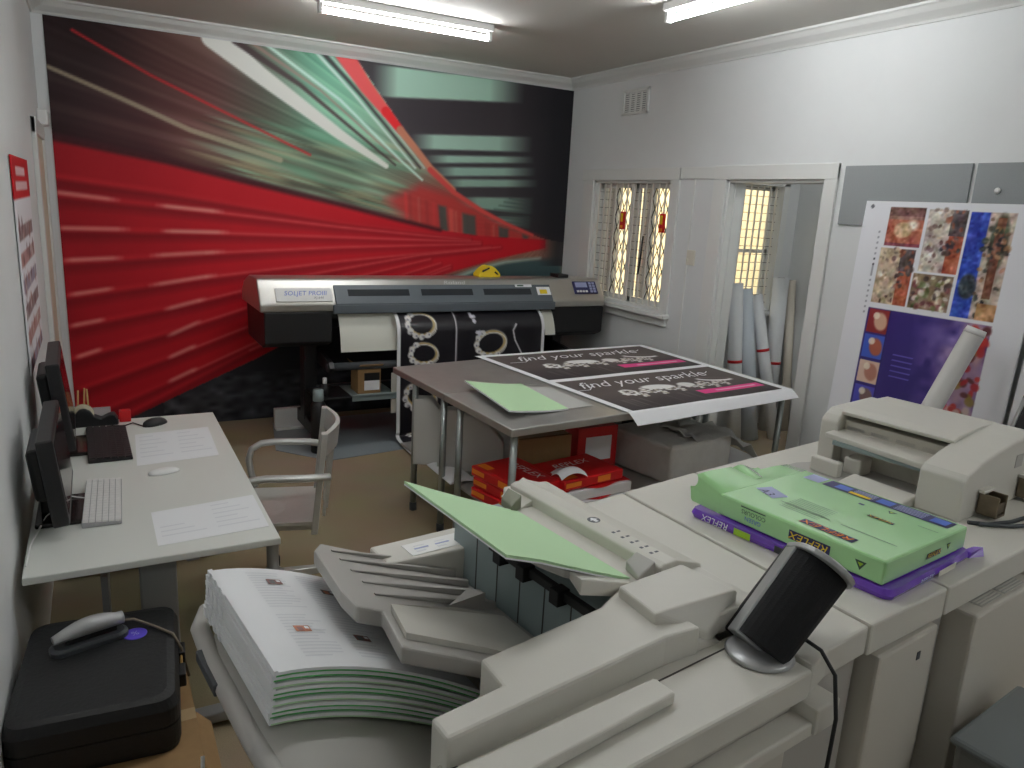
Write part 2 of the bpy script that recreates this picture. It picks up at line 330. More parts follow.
def paint_mural():
    cv = Canvas(-0.2, 4.03, 0.0, 2.92, 0.0105, (45, 30, 32))
    X, Y = cv.X, cv.Y
    num = np.zeros(X.shape + (3,)); den = np.zeros(X.shape)
    for (px, py), c in M_CTRL:
        w = np.exp(-((X - px) ** 2 + (Y - py) ** 2) / (2 * 0.2 ** 2)) + 1e-9
        num += w[..., None] * np.array(c, float); den += w
    cv.c = num / den[..., None]
    # motion blur streaks fan out from the far end of the train
    ang = np.arctan2(Y - 1.544, 3.83 - X); rad = np.hypot(X - 3.82, Y - 1.544)
    def fan(n, seed):
        g = np.random.default_rng(seed).normal(0, 1, n + 2); q = (ang + PI / 2) / PI * n
        q = np.clip(q, 0, n); i = q.astype(int); f = q - i
        return g[i] * (1 - f) + g[i + 1] * f
    st = fan(420, 3) * 7 + fan(130, 4) * 8
    cv.c += (st * (0.6 + 0.8 * np.exp(-((X - 1.6) / 0.9) ** 2)))[..., None] * np.array([1.0, 1.05, 0.95])
    # blurred reflections in the windows
    for k in range(110):
        cx, cy = RNG.uniform(0.9, 2.4), RNG.uniform(1.75, 2.4)
        if cy < 2.15 - 0.22 * cx: continue
        cv.ell(cx, cy, RNG.uniform(0.10, 0.3), RNG.uniform(0.008, 0.024), [(150, 195, 165), (60, 62, 52), (165, 160, 125), (95, 150, 120)][k % 4], 0.42, -0.22, soft=1.0)
    cv.poly(M_CEIL, (58, 53, 57))
    k = np.clip((X - 3.35) / 0.5, 0, 1) * cv.inside(M_CEIL); cv.blend(k, (34, 33, 37))
    for poly, col in M_BANDS:
        (x0, y0), (x1, y1), (x2, y2), (x3, y3) = poly
        t = np.clip((X - x0) / (x1 - x0), 0, 1); up = y0 + (y1 - y0) * t; lo = y3 + (y2 - y3) * np.clip((X - x3) / (x2 - x3), 0, 1)
        a = np.clip((up - Y) / 0.02 + .5, 0, 1) * np.clip((Y - lo) / 0.02 + .5, 0, 1) * np.clip((X - x0) / 0.22, 0, 1) * np.clip((x1 + 0.05 - X) / 0.35, 0, 1)
        cv.blend(a * 0.95, col)
    for i in range(9):
        y = 1.62 + i * 0.034
        cv.line([(3.0 + 0.05 * i, y + 0.02), (3.62, y)], 0.012, 0.012, (58, 72, 68), 0.6, 0.015)
    cv.poly(M_UPCAR, (172, 48, 48), 0.85, 0.09)
    for k in range(26):
        x = RNG.uniform(2.2, 3.4); y = 1.95 - 0.28 * (x - 2.2); cv.line([(x, y), (x + 0.02, y - 0.25)], 0.02, 0.02, [(205, 60, 60), (120, 40, 42), (200, 140, 110)][k % 3], 0.35, 0.03)
    for w in M_WINS: cv.poly(w, (58, 74, 70), 0.85, 0.03)
    for pts, w0, w1, col, a in M_LINES: cv.line(pts, w0, w1, col, a, 0.014)
    # red side of the train
    cv.poly(M_RED, (196, 24, 38), 1.0, 0.02)
    red = cv.inside(M_RED)
    cv.blend(red * np.clip((0.75 - X) / 1.0, 0, 1) * 0.45, (120, 14, 26))
    cv.line(M_EDGE, 0.06, 0.03, (62, 24, 30), 0.9, 0.03)
    for i, pts in enumerate(M_COR):
        dn = [(x, y - 0.045 + 0.012 * x) for x, y in pts]
        cv.line(dn, 0.08, 0.018, (116, 14, 26), 0.62, 0.06)
        cv.line(pts, 0.03, 0.012, (222, 48, 56), 0.6, 0.035)
        if i: cv.line(pts[1:], 0.016, 0.01, (224, 120, 116), 0.5, 0.02)
    for (ax, ay), (bx, by) in M_HL:
        for k in range(3):
            e = 0.10 * k - 0.05
            cv.line([(ax - (bx - ax) * e, ay - (by - ay) * e), (bx + (bx - ax) * e, by + (by - ay) * e)], 0.016, 0.016, (238, 190, 172), 0.38, 0.035)
    cv.poly(M_TRACK, (56, 76, 78), 1.0, 0.05); cv.line(M_RAIL, 0.04, 0.02, (150, 172, 160), 0.9, 0.03)
    dark = (~red) & (Y < 1.0 + 0.12 * (X - 2.6)) & (Y < 0.02 + 0.51 * X + 0.1) & (X > 0.05)
    cv.blend(dark * 1.0, (36, 37, 42))
    g = (dark & (Y < 0.4) & (X > 0.4) & (X < 2.0)).astype(float); n = cv.noise(0.03, 13, 2.0)
    cv.c += (g * n + g * 14)[..., None]
    cv.blend(np.clip((X - 3.75) / 0.2, 0, 1) * (Y > 1.3) * 0.8, (32, 31, 35))
    gain = np.where((red & (Y < 2.2))[..., None], 1.04, 1.17)
    cv.c = np.clip(cv.c * gain, 0, 252)
    return cv

# ------------------------------------------------------------------ the room
XL, XW, YD, YB, ZC = -0.27, 4.03, 6.3, -1.9, 3.01
WT = 0.15
YG = 4.75           # side wall of the back room
XG = 5.45           # far wall of the back room
CARPET = carpet_mat()
def S(o, label, cat='wall'):
    o['kind'] = 'structure'; o['label'] = label; o['category'] = cat; return o
S(MB().box(XL - WT, XG + WT, YB - WT, YD + WT, -0.1, 0, CARPET).build('floor'), 'olive brown carpet covering the whole floor', 'floor')
S(MB().box(XL - WT, XG + WT, YB - WT, YD + WT, ZC, ZC + 0.1, CEIL).build('ceiling'), 'off white flat ceiling over the print room', 'ceiling')
S(MB().box(XL - WT, XW + WT, YD, YD + WT, 0, ZC, WALL).build('wall_mural'), 'end wall behind the big train mural')
S(MB().box(XL - WT, XL, YB, YD, 0, ZC, WALL).build('wall_left'), 'white wall beside the computer desk')
S(MB().box(XL - WT, XW + WT, YB - WT, YB, 0, ZC, WALL).build('wall_back'), 'white back wall opposite the train mural')
WY0, WY1, WZ0, WZ1 = 4.77, 5.83, 1.07, 2.11
DY0, DY1, DZ1 = 3.32, 4.165, 2.112
b = MB().use(WALL)
b.box(XW, XW + WT, YB, DY0, 0, ZC); b.box(XW, XW + WT, DY0, DY1, DZ1, ZC); b.box(XW, XW + WT, DY1, WY0, 0, ZC)
b.box(XW, XW + WT, WY0, WY1, 0, WZ0); b.box(XW, XW + WT, WY0, WY1, WZ1, ZC); b.box(XW, XW + WT, WY1, YD, 0, ZC)
S(b.build('wall_right'), 'white wall with the barred window and the doorway')
# cornice
prof = [(0, 2.925), (0.012, 2.925), (0.018, 2.938), (0.035, 2.95), (0.07, 2.968), (0.095, 2.992), (0.112, 2.998), (0.115, ZC), (0, ZC)]
S(MB().ext_x([(YD - d, z) for d, z in prof], XL, XW, TRIM).build('trim_1'), 'white cornice above the train mural', 'trim')
S(MB().ext_y([(XW - d, z) for d, z in prof], YB, YD, TRIM).build('trim_2'), 'white cornice along the window and doorway wall', 'trim')
S(MB().ext_y([(XL + d, z) for d, z in prof], YB, YD, TRIM).build('trim_3'), 'white cornice above the computer desk wall', 'trim')
S(MB().box(XW - 0.018, XW, DY1 + 0.13, YD, 0, 0.14, TRIM).build('baseboard_right', bevel=0.006), 'white skirting board under the barred window', 'baseboard')
S(MB().box(XW - 0.018, XW, YB, DY0 - 0.11, 0, 0.14, TRIM).build('baseboard_front', bevel=0.006), 'white skirting board under the grey notice boards', 'baseboard')
# panelling between window and doorway
b = MB().use(TRIM)
b.box(XW - 0.014, XW, DY1 + 0.12, WY0 - 0.1, 2.118, 2.205); b.box(XW - 0.008, XW, 4.50, 4.515, 0.14, 2.12)
S(b.build('trim_4', bevel=0.004), 'white panel head between the window and the doorway', 'trim')
# doorway
b = MB().use(TRIM)
b.box(XW - 0.022, XW, DY0 - 0.095, DY0, 0, 2.205); b.box(XW - 0.022, XW, DY1, DY1 + 0.125, 0, 2.205); b.box(XW - 0.024, XW, DY0 - 0.095, DY1 + 0.125, DZ1, 2.21)
b.box(XW, XW + WT, DY0 - 0.0, DY0 + 0.02, 0, DZ1); b.box(XW, XW + WT, DY1 - 0.02, DY1, 0, DZ1); b.box(XW, XW + WT, DY0, DY1, DZ1 - 0.02, DZ1)
b.box(XW + 0.05, XW + 0.065, DY1 - 0.032, DY1 - 0.02, 0, DZ1 - 0.02); b.box(XW + 0.05, XW + 0.065, DY0 + 0.02, DY0 + 0.032, 0, DZ1 - 0.02)
S(b.build('door_1', bevel=0.004), 'open doorway with a white architrave leading to the back room', 'doorway')

# window with security grille
def window_root(name, loc, label):
    o = bpy.data.objects.new(name, None); COL.objects.link(o); o.location = loc; return S(o, label, 'window')
GRILL = mat('white grille paint', (232, 228, 220), 0.4); WIRE = mat('dark lattice metal', (64, 58, 54), 0.5, 0.4)
GLASS = mat('window glass', (255, 255, 255), 0.02)
g = GLASS.node_tree; pr = g.nodes['Principled BSDF']; out = g.nodes['Material Output']
tr = g.nodes.new('ShaderNodeBsdfTransparent'); mx = g.nodes.new('ShaderNodeMixShader'); gl = g.nodes.new('ShaderNodeBsdfGlossy'); gl.inputs['Roughness'].default_value = 0.02
mx.inputs[0].default_value = 0.08; g.links.new(tr.outputs[0], mx.inputs[1]); g.links.new(gl.outputs[0], mx.inputs[2]); g.links.new(mx.outputs[0], out.inputs[0])
BLIND = mat('pale blind slat', (214, 208, 200), 0.6)
w1 = window_root('window_1', (XW, (WY0 + WY1) / 2, WZ0), 'barred casement window with two red latches beside the printer')
b = MB().use(TRIM)
b.box(XW - 0.022, XW, WY0 - 0.1, WY0, WZ0 - 0.03, 2.205); b.box(XW - 0.022, XW, WY1, WY1 + 0.16, WZ0 - 0.03, 2.205); b.box(XW - 0.026, XW, WY0 - 0.1, WY1 + 0.18, WZ1, 2.205)
b.box(XW, XW + WT, WY0, WY0 + 0.025, WZ0, WZ1); b.box(XW, XW + WT, WY1 - 0.025, WY1, WZ0, WZ1); b.box(XW, XW + WT, WY0, WY1, WZ1 - 0.02, WZ1); b.box(XW, XW + WT, WY0, WY1, WZ0, WZ0 + 0.02)
b.build('window_frame', w1, bevel=0.004)
b = MB().use(TRIM).box(XW - 0.07, XW + 0.02, WY0 - 0.12, WY1 + 0.18, WZ0 - 0.045, WZ0 - 0.01); b.box(XW - 0.03, XW, WY0 - 0.1, WY1 + 0.16, WZ0 - 0.11, WZ0 - 0.045)
b.build('window_sill', w1, bevel=0.006)
YM = (WY0 + WY1) / 2
for k, (a0, a1) in enumerate(((WY0 + 0.025, YM), (YM, WY1 - 0.025))):
    b = MB().use(TRIM)
    b.box(XW + 0.07, XW + 0.105, a0, a0 + 0.03, WZ0 + 0.02, WZ1 - 0.02); b.box(XW + 0.07, XW + 0.105, a1 - 0.03, a1, WZ0 + 0.02, WZ1 - 0.02)
    b.box(XW + 0.07, XW + 0.105, a0, a1, WZ0 + 0.02, WZ0 + 0.06); b.box(XW + 0.07, XW + 0.105, a0, a1, WZ1 - 0.06, WZ1 - 0.02)
    b.box(XW + 0.075, XW + 0.1, a0 + 0.27, a0 + 0.30, WZ0 + 0.06, WZ1 - 0.06)
    s = b.build('sash', w1)
    MB().box(XW + 0.086, XW + 0.09, a0 + 0.03, a1 - 0.03, WZ0 + 0.06, WZ1 - 0.06, GLASS).build('pane', s)
    bb = MB()
    for q in range(3): bb.box(XW + 0.115, XW + 0.121, a0 + 0.30 + q * 0.06, a0 + 0.352 + q * 0.06, WZ0 + 0.06, WZ1 - 0.05, BLIND)
    bb.build('blind', w1)
    # diamond lattice in front of the clear half
    lt = MB().use(WIRE); y0, y1, z0, z1 = a0 + 0.035, a0 + 0.275, WZ0 + 0.06, WZ1 - 0.06
    dy = 0.08; sl = 2.1
    for q in range(-30, 40):
        for sg in (1, -1):
            ys = y0 + q * dy; pts = []
            ya, za = ys, z0; yb, zb = ys + sg * (z1 - z0) / sl, z1
            lo, hi = 0.0, 1.0
            for lim, s_ in ((y0, 1), (y1, -1)):
                fa, fb = s_ * (ya - lim), s_ * (yb - lim)
                if fa < 0 and fb < 0: lo, hi = 1, 0
                elif fa < 0: lo = max(lo, fa / (fa - fb))
                elif fb < 0: hi = min(hi, fa / (fa - fb))
            if hi - lo > 0.01:
                p = lambda t: (XW + 0.06, ya + (yb - ya) * t, za + (zb - za) * t)
                lt.tube([p(lo), p(hi)], 0.0042, n=5)
    lt.build('lattice', w1)
gr = MB().use(GRILL); n = 12
for k in range(n + 1):
    y = WY0 + 0.03 + (WY1 - WY0 - 0.06) * k / n; gr.box(XW + 0.03, XW + 0.04, y - 0.006, y + 0.006, WZ0 + 0.02, WZ1 - 0.02)
gr.box(XW + 0.026, XW + 0.044, YM - 0.02, YM + 0.02, WZ0 + 0.02, WZ1 - 0.02)
gr.build('security_bars', w1)
gr = MB().use(WIRE)
for k in range(15):
    z = WZ0 + 0.06 + k * 0.068
    for a0 in (WY0 + 0.325, YM + 0.30): gr.box(XW + 0.041, XW + 0.044, a0, a0 + 0.21, z - 0.0018, z + 0.0018)
gr.build('grille_wires', w1)
MB().tube([(XW + 0.02, 5.10, 1.66), (XW + 0.015, 5.105, 1.5), (XW + 0.02, 5.125, 1.34)], 0.008, BLACK).build('window_stay', w1)
for y in (5.40, 4.87):
    q = MB().box(XW + 0.008, XW + 0.028, y - 0.028, y + 0.028, 1.70, 1.85, RED); q.box(XW + 0.004, XW + 0.008, y - 0.014, y + 0.014, 1.765, 1.835, YEL); q.box(XW + 0.005, XW + 0.008, y - 0.02, y + 0.02, 1.71, 1.735, ORANGE)
    q.build('red_latch', w1, bevel=0.004)
# back room
S(MB().box(XG, XG + WT, 1.9, YG + WT, 0, ZC, WALL).build('wall_backroom_far'), 'white far wall of the back room')
S(MB().box(XW + WT, XG, 1.75, 1.9, 0, ZC, WALL).build('wall_backroom_front'), 'white front wall of the back room')
BX0, BX1, BZ0, BZ1 = 4.78, 5.24, 1.07, 2.13
b = MB().use(WALL)
b.box(XW + WT, BX0, YG, YG + WT, 0, ZC); b.box(BX1, XG, YG, YG + WT, 0, ZC); b.box(BX0, BX1, YG, YG + WT, 0, BZ0); b.box(BX0, BX1, YG, YG + WT, BZ1, ZC)
S(b.build('wall_backroom_side'), 'white side wall of the back room with a barred window')
w2 = window_root('window_2', ((BX0 + BX1) / 2, YG, BZ0), 'barred window seen through the doorway behind the paper rolls')
b = MB().use(TRIM)
b.box(BX0 - 0.07, BX0, YG - 0.02, YG, BZ0 - 0.02, BZ1 + 0.07); b.box(BX1, BX1 + 0.07, YG - 0.02, YG, BZ0 - 0.02, BZ1 + 0.07); b.box(BX0 - 0.07, BX1 + 0.07, YG - 0.02, YG, BZ1, BZ1 + 0.07)
b.box(BX0 - 0.08, BX1 + 0.08, YG - 0.05, YG + 0.02, BZ0 - 0.05, BZ0 - 0.015); b.box(BX0 - 0.07, BX1 + 0.07, YG - 0.02, YG, BZ0 - 0.12, BZ0 - 0.05)
b.build('window_frame', w2, bevel=0.004)
b = MB().use(TRIM)
b.box(BX0, BX0 + 0.03, YG + 0.09, YG + 0.12, BZ0, BZ1); b.box(BX1 - 0.03, BX1, YG + 0.09, YG + 0.12, BZ0, BZ1); b.box(BX0, BX1, YG + 0.09, YG + 0.12, BZ0, BZ0 + 0.04); b.box(BX0, BX1, YG + 0.09, YG + 0.12, BZ1 - 0.04, BZ1); b.box(BX0, BX1, YG + 0.09, YG + 0.12, 1.56, 1.59)
s = b.build('sash', w2)
MB().box(BX0 + 0.03, BX1 - 0.03, YG + 0.103, YG + 0.107, BZ0 + 0.04, BZ1 - 0.04, GLASS).build('pane', s)
gr = MB()
for k in range(6):
    x = BX0 + 0.05 + k * 0.075; gr.box(x - 0.006, x + 0.006, YG + 0.03, YG + 0.04, BZ0, BZ1, GRILL)
for k in range(15):
    z = BZ0 + 0.06 + k * 0.07; gr.box(BX0, BX1, YG + 0.041, YG + 0.044, z - 0.002, z + 0.002, WIRE)
gr.build('security_bars', w2)
# outside: ground and the neighbouring cream wall
EXT = mat('cream render', (244, 228, 186), 0.85, noise=0.04, scale=3)
S(MB().box(XW + WT, 9.0, YG + WT, 9.5, -0.35, -0.2, mat('outside paving', (170, 166, 158), 0.9)).build('ground_outside'), 'paving outside the barred window', 'ground')
S(MB().box(XW + WT, 9.0, 8.2, 8.4, -0.2, 3.4, EXT).box(7.2, 7.35, YG + WT, 8.2, -0.2, 3.4, EXT).build('wall_outside'), 'cream neighbouring wall outside the barred window')
# cream door in the left wall
LY0, LY1 = 5.36, 6.16
b = MB().use(TRIM)
b.box(XL, XL + 0.025, LY0 - 0.1, LY0, 0, 2.2); b.box(XL, XL + 0.025, LY1, LY1 + 0.1, 0, 2.2); b.box(XL, XL + 0.027, LY0 - 0.1, LY1 + 0.1, 2.11, 2.2)
d2 = S(b.build('door_2', bevel=0.004), 'closed cream door in the wall beside the train mural', 'door')
MB().box(XL, XL + 0.012, LY0, LY1, 0.005, 2.11, mat('cream door paint', (222, 214, 192), 0.5)).build('door_leaf', d2)
MB().box(XL, XL + 0.06, LY1 - 0.14, LY1 + 0.1, 2.2, 2.3, WHITEP).build('door_closer', d2, bevel=0.01)

mural = paint_mural().mesh('train_mural', lambda X, Y: (X, np.full(X.shape, YD - 0.006), Y), MURALM)
tag(mural, 'huge wall mural of a blurred red train in a green lit station', 'mural')

# ------------------------------------------------------------------ fittings on walls and ceiling
TUBE = mat('lit fluorescent tube', (255, 255, 255), 0.4, emit=(250, 253, 255), estr=TUBE_E)
def batten(c, along, label, n=1.13):
    ax = Vector((1, 0, 0)) if along == 'x' else Vector((0, 1, 0)); sd = Vector((0, 1, 0)) if along == 'x' else Vector((1, 0, 0))
    t = thing('ceiling_light', label, 'light', (c[0], c[1], ZC), 0, 'fluorescent battens on the ceiling')
    R = Matrix((ax, sd, Vector((0, 0, 1)))).transposed()
    F = Matrix.Translation((c[0], c[1], ZC)) @ R.to_4x4()
    MB(F).box(-n / 2 - .02, n / 2 + .02, -0.035, 0.035, -0.045, 0, WHITEP).build('batten', t, bevel=0.006)
    for s in (-1, 1): MB(F).box(s * n / 2 - 0.012, s * n / 2 + 0.012, -0.02, 0.02, -0.105, -0.045, WHITEP).build('lamp_holder', t, bevel=0.004)
    MB(F).tube([(-n / 2 + .012, 0, -0.085), (n / 2 - .012, 0, -0.085)], 0.017, TUBE, n=12).build('tube', t)
    return t
batten((1.84, 4.85), 'x', 'lit fluorescent tube light on the ceiling in front of the train mural')
batten((2.95, 3.10), 'y', 'lit fluorescent tube light on the ceiling nearest the doorway wall')
batten((0.85, 2.1), 'x', 'added unseen fluorescent tube light on the ceiling between the desk and the copier')  # out-of-view fixture, added to brighten the desk and copier
batten((2.6, -0.6), 'x', 'added unseen fluorescent tube light on the ceiling near the back wall')  # unseen fixture behind the camera, added to raise the room's brightness
batten((4.75, 3.0), 'x', 'added unseen fluorescent tube light on the ceiling of the back room', 0.6)  # added lamp outside the frame, lifts the dark back room

v = thing('wall_vent', 'small square white louvred vent high on the wall near the mural corner', 'vent', (XW, 5.33, 2.64))
b = MB().use(TRIM); y0, y1, z0, z1 = 5.15, 5.50, 2.64, 2.845
b.box(XW - 0.02, XW, y0, y1, z0, z0 + 0.025); b.box(XW - 0.02, XW, y0, y1, z1 - 0.025, z1); b.box(XW - 0.02, XW, y0, y0 + 0.03, z0, z1); b.box(XW - 0.02, XW, y1 - 0.03, y1, z0, z1)
b.build('vent_frame', v, bevel=0.004)
MB().box(XW - 0.004, XW, y0 + .03, y1 - .03, z0 + .025, z1 - .025, DKGREY).build('vent_backing', v)
b = MB().use(TRIM)
for k in range(9):
    z = z0 + 0.03 + k * 0.017; b.box(XW - 0.014, XW - 0.006, y0 + .03, y1 - .03, z, z + 0.011)
for k in range(3): b.box(XW - 0.017, XW - 0.004, y0 + .09 + k * .075, y0 + .105 + k * .075, z0 + .025, z1 - .025)
b.build('vent_louvres', v)
sw = thing('light_switch', 'cream light switch plate between the window and the doorway', 'switch', (XW, 4.465, 1.47))
MB().box(XW - 0.012, XW, 4.42, 4.51, 1.475, 1.59, CREAMK).build('switch_plate', sw, bevel=0.004)
MB().box(XW - 0.02, XW - 0.012, 4.485, 4.50, 1.50, 1.525, CREAMK).build('switch_rocker', sw, bevel=0.002)
NB = mat('grey notice board felt', (150, 154, 155), 0.9, noise=0.04, scale=200, bump=0.1)
def noticeboard(y0, y1, label):
    t = thing('notice_board', label, 'notice board', (XW, (y0 + y1) / 2, 1.845), 0, 'grey boards on the doorway wall')
    MB().box(XW - 0.016, XW, y0, y1, 1.845, 2.19, NB).build('felt_panel', t, bevel=0.003)
    return t
noticeboard(2.41, 3.18, 'grey felt notice board beside the doorway, plain and empty')
t = noticeboard(1.56, 2.385, 'grey felt notice board with one white pin, furthest from the doorway')
MB().lathe([(0.012, 0), (0.016, 0.008), (0.008, 0.016)], (XW - 0.016, 2.258, 2.053), WHITEP, 12, Matrix.Rotation(-PI / 2, 3, 'Y')).build('push_pin', t)
# red headed poster on the left wall
cv = Canvas(3.62, 4.55, 1.05, 1.94, 0.012, (238, 236, 240))
cv.rect(3.62, 4.55, 1.76, 1.94, (200, 26, 34)); cv.rect(3.75, 4.4, 1.80, 1.84, (232, 190, 192)); cv.rect(3.8, 4.3, 1.86, 1.90, (232, 190, 192))
for k in range(6):
    z = 1.66 - k * 0.11; cv.rect(3.68, 4.5, z - 0.06, z, [(150, 130, 130), (190, 150, 146), (160, 150, 168)][k % 3]); cv.speck(3.7, 4.45, z - 0.05, z, 12, 0.03, [(120, 80, 84), (210, 200, 196), (170, 120, 110)])
tag(cv.mesh('wall_poster', lambda X, Y: (np.full(X.shape, XL + 0.008), X, Y), PRINTM, th=0.004), 'white poster with a red heading on the wall above the monitors', 'poster')
# ------------------------------------------------------------------ wide format printer
pr = thing('large_format_printer', 'wide black and steel roll printer standing against the train mural', 'printer', (2.35, 5.75, 0))
PX0, PX1 = 0.985, 3.92
SILV = mat('satin steel cover', (196, 194, 188), 0.32, 0.8, noise=0.03, scale=8)
GREYC = mat('slate grey cover', (92, 100, 106), 0.4)
# lower body (black)
MB().ext_x([(5.40, 1.03), (5.40, 0.80), (5.50, 0.76), (6.05, 0.76), (6.08, 1.05)], PX0 + 0.03, 1.50, BLACK).build('left_housing', pr, bevel=0.012)
MB().ext_x([(5.40, 1.03), (5.40, 0.80), (5.50, 0.76), (6.05, 0.76), (6.08, 1.05)], 3.40, PX1, BLACK).build('right_housing', pr, bevel=0.012)
MB().ext_x([(5.46, 1.03), (5.46, 0.96), (5.62, 0.90), (6.05, 0.80), (6.08, 1.05)], 1.50, 3.40, BLACK).build('platen_beam', pr, bevel=0.01)
# steel top cover with sloping front
cover = [(5.39, 1.03), (5.385, 1.085), (5.50, 1.25), (5.53, 1.258), (5.80, 1.25), (6.00, 1.19), (6.10, 1.12), (6.10, 1.03)]
tc = MB().ext_x(cover, PX0, PX1, SILV).build('steel_cover', pr, bevel=0.01)
# slope frame for panels on the cover front
p0 = Vector((0, 5.385, 1.085)); sl = Vector((0, 0.115, 0.165)); SLn = sl.normalized(); NR = Vector((0, -SLn.z, SLn.y))
Fs = Matrix(((1, 0, 0, 0), (0, SLn.y, NR.y, p0.y), (0, SLn.z, NR.z, p0.z), (0, 0, 0, 1)))   # x, up the slope, out of the slope
MB(Fs).box(1.52, 3.38, -0.012, 0.15, 0.0, 0.012, GREYC).build('front_cover', pr, bevel=0.006)
MB().box(1.50, 3.40, 5.37, 5.40, 1.012, 1.08, GREYC).build('front_lip', pr, bevel=0.008)
MB(Fs).box(1.10, 1.50, 0.02, 0.125, 0.0, 0.008, WHITEP).text('SOLJET PROIII', 0.05, (1.31, 0.083, 0.0088), (1, 0, 0), (0, 1, 0), BLUE, 0.2).text('XJ-640', 0.026, (1.40, 0.047, 0.0088), (1, 0, 0), (0, 1, 0), INK, 0.2).build('name_panel', pr, bevel=0.003)
WINDOWM = mat('smoked window', (46, 50, 54), 0.12)
for x0, x1 in ((1.62, 2.10), (2.20, 2.64), (2.74, 3.18)): MB(Fs).box(x0, x1, 0.055, 0.11, 0.012, 0.014, WINDOWM).build('viewing_window', pr)
MB(Fs).text('Roland', 0.045, (2.5, 0.172, 0.003), (1, 0, 0), (0, 1, 0), WHITEP, 0.15, 1.5).build('lettering', pr)
MB(Fs).box(3.04, 3.20, 0.125, 0.15, 0.0122, 0.014, PAPER).decal((3.06, 0.131, 0.0142), (1, 0, 0), (0, 1, 0), 0.06, 0.013, INKG).build('label_strip', pr)
MB(Fs).box(3.24, 3.37, 0.05, 0.125, 0.0122, 0.014, PAPER).decal((3.265, 0.06, 0.0142), (1, 0, 0), (0, 1, 0), 0.07, 0.04, YEL).build('warning_label', pr)
cp = MB(Fs).box(3.62, 3.86, 0.06, 0.18, 0.0, 0.012, NAVY).build('control_panel', pr, bevel=0.004)
b = MB(Fs).box(3.64, 3.76, 0.12, 0.168, 0.012, 0.014, LILAC)
for k in range(4):
    for j in range(2): b.box(3.78 + j * 0.035, 3.805 + j * 0.035, 0.07 + k * 0.026, 0.09 + k * 0.026, 0.012, 0.016, LILAC)
for k in range(4): b.box(3.64 + k * 0.03, 3.662 + k * 0.03, 0.072, 0.09, 0.012, 0.016, WHITEP)
b.build('buttons', cp)
MB().box(3.55, 3.66, 5.60, 5.74, 1.255, 1.285, BLACK).build('rear_clip', pr, bevel=0.006)
# paper guide plates where the media comes out
MB().surf(lambda s, t: (1.55 + s * 0.52, 5.44 - 0.10 * math.sin(t * 1.2), 1.0 - 0.27 * t ** 1.2), 4, 10, 0.008, mat('cream apron', (226, 226, 214), 0.4)).build('left_apron', pr)
MB().surf(lambda s, t: (3.30 + s * 0.10, 5.44 - 0.10 * math.sin(t * 1.2), 1.0 - 0.2 * t ** 1.2), 3, 8, 0.008, MATS['cream apron']).build('right_apron', pr)
# stand
for x in (1.40, 3.62):
    lg = MB().use(BLACK).box(x - 0.05, x + 0.05, 5.66, 5.80, 0.14, 0.78).build('stand_leg', pr, bevel=0.01)
    MB().use(BLACK).ext_x([(5.12, 0.07), (5.12, 0.12), (5.6, 0.18), (5.9, 0.18), (6.2, 0.12), (6.2, 0.07)], x - 0.045, x + 0.045).build('foot', lg, bevel=0.008)
    for y in (5.16, 6.14):
        MB().lathe([(0.03, -0.018), (0.035, -0.012), (0.035, 0.012), (0.03, 0.018)], (x, y, 0.038), DKGREY, 16, Matrix.Rotation(PI / 2, 3, 'Y')).build('caster', lg)
MB().box(1.45, 3.57, 5.70, 5.76, 0.34, 0.40, DKGREY).build('stand_crossbar', pr, bevel=0.006)
MB().tube([(1.44, 5.36, 0.62), (3.60, 5.36, 0.62)], 0.03, DKGREY, 12).build('takeup_shaft', pr)
for x in (1.47, 3.57): MB().ext_x([(5.70, 0.60), (5.34, 0.58), (5.30, 0.62), (5.34, 0.66), (5.70, 0.70)], x - 0.02, x + 0.02, BLACK).build('takeup_arm', pr, bevel=0.005)
MB().box(1.62, 1.97, 5.30, 5.66, 0.385, 0.40, TEAL).box(1.62, 1.97, 5.30, 5.31, 0.36, 0.41, TEAL).box(1.36, 1.62, 5.30, 5.66, 0.385, 0.40, BLACK).build('ink_shelf', pr, bevel=0.003)
MB().box(1.93, 2.08, 5.315, 5.327, 0.24, 0.56, BEIGE2).build('waste_panel', pr, bevel=0.003)

# printed banner coming out of the printer
cv = Canvas(0, 1.30, 0, 1.60, 0.008, (28, 26, 32))          # x across, y from the printer (0) down
cv.c += cv.noise(0.12, 3)[..., None]
def ring(cx, cy, r, tilt, gold):
    cv.ell(cx, cy, r, r * 0.72, (214, 208, 196), 1, tilt, 0.2); cv.ell(cx, cy - 0.008, r * 0.96, r * 0.68, gold, 0.9, tilt, 0.1); cv.ell(cx + 0.01, cy + 0.012, r * 1.02, r * 0.75, (250, 248, 240), 0.8, tilt, 0.05)
    for k in range(7): cv.ell(cx + math.cos(k * .5 + 2.2) * r, cy - math.sin(k * .5 + 2.2) * r * .8, 0.026, 0.022, (240, 238, 236), 0.95, k); cv.ell(cx + math.cos(k * .5 + 2.3) * r, cy - math.sin(k * .5 + 2.3) * r * .8, 0.010, 0.008, (150, 148, 160), 0.9)
G = (206, 178, 110)
ring(0.20, 0.14, 0.11, 0.1, G); ring(0.22, 0.36, 0.11, 0.15, G); ring(0.80, 0.30, 0.13, -0.15, G); ring(0.20, 0.70, 0.13, 0.5, G); ring(0.78, 0.72, 0.12, 0.2, G); ring(0.24, 1.1, 0.14, 0.4, G); ring(0.8, 1.1, 0.12, 0.4, G)
for cx, cy in ((0.66, 0.10), (0.70, 0.2), (0.22, 0.9), (0.66, 0.95)):
    for k in range(4): cv.ell(cx + RNG.uniform(-.03, .03), cy + RNG.uniform(-.03, .03), 0.018, 0.014, (228, 226, 236), 0.9, k)
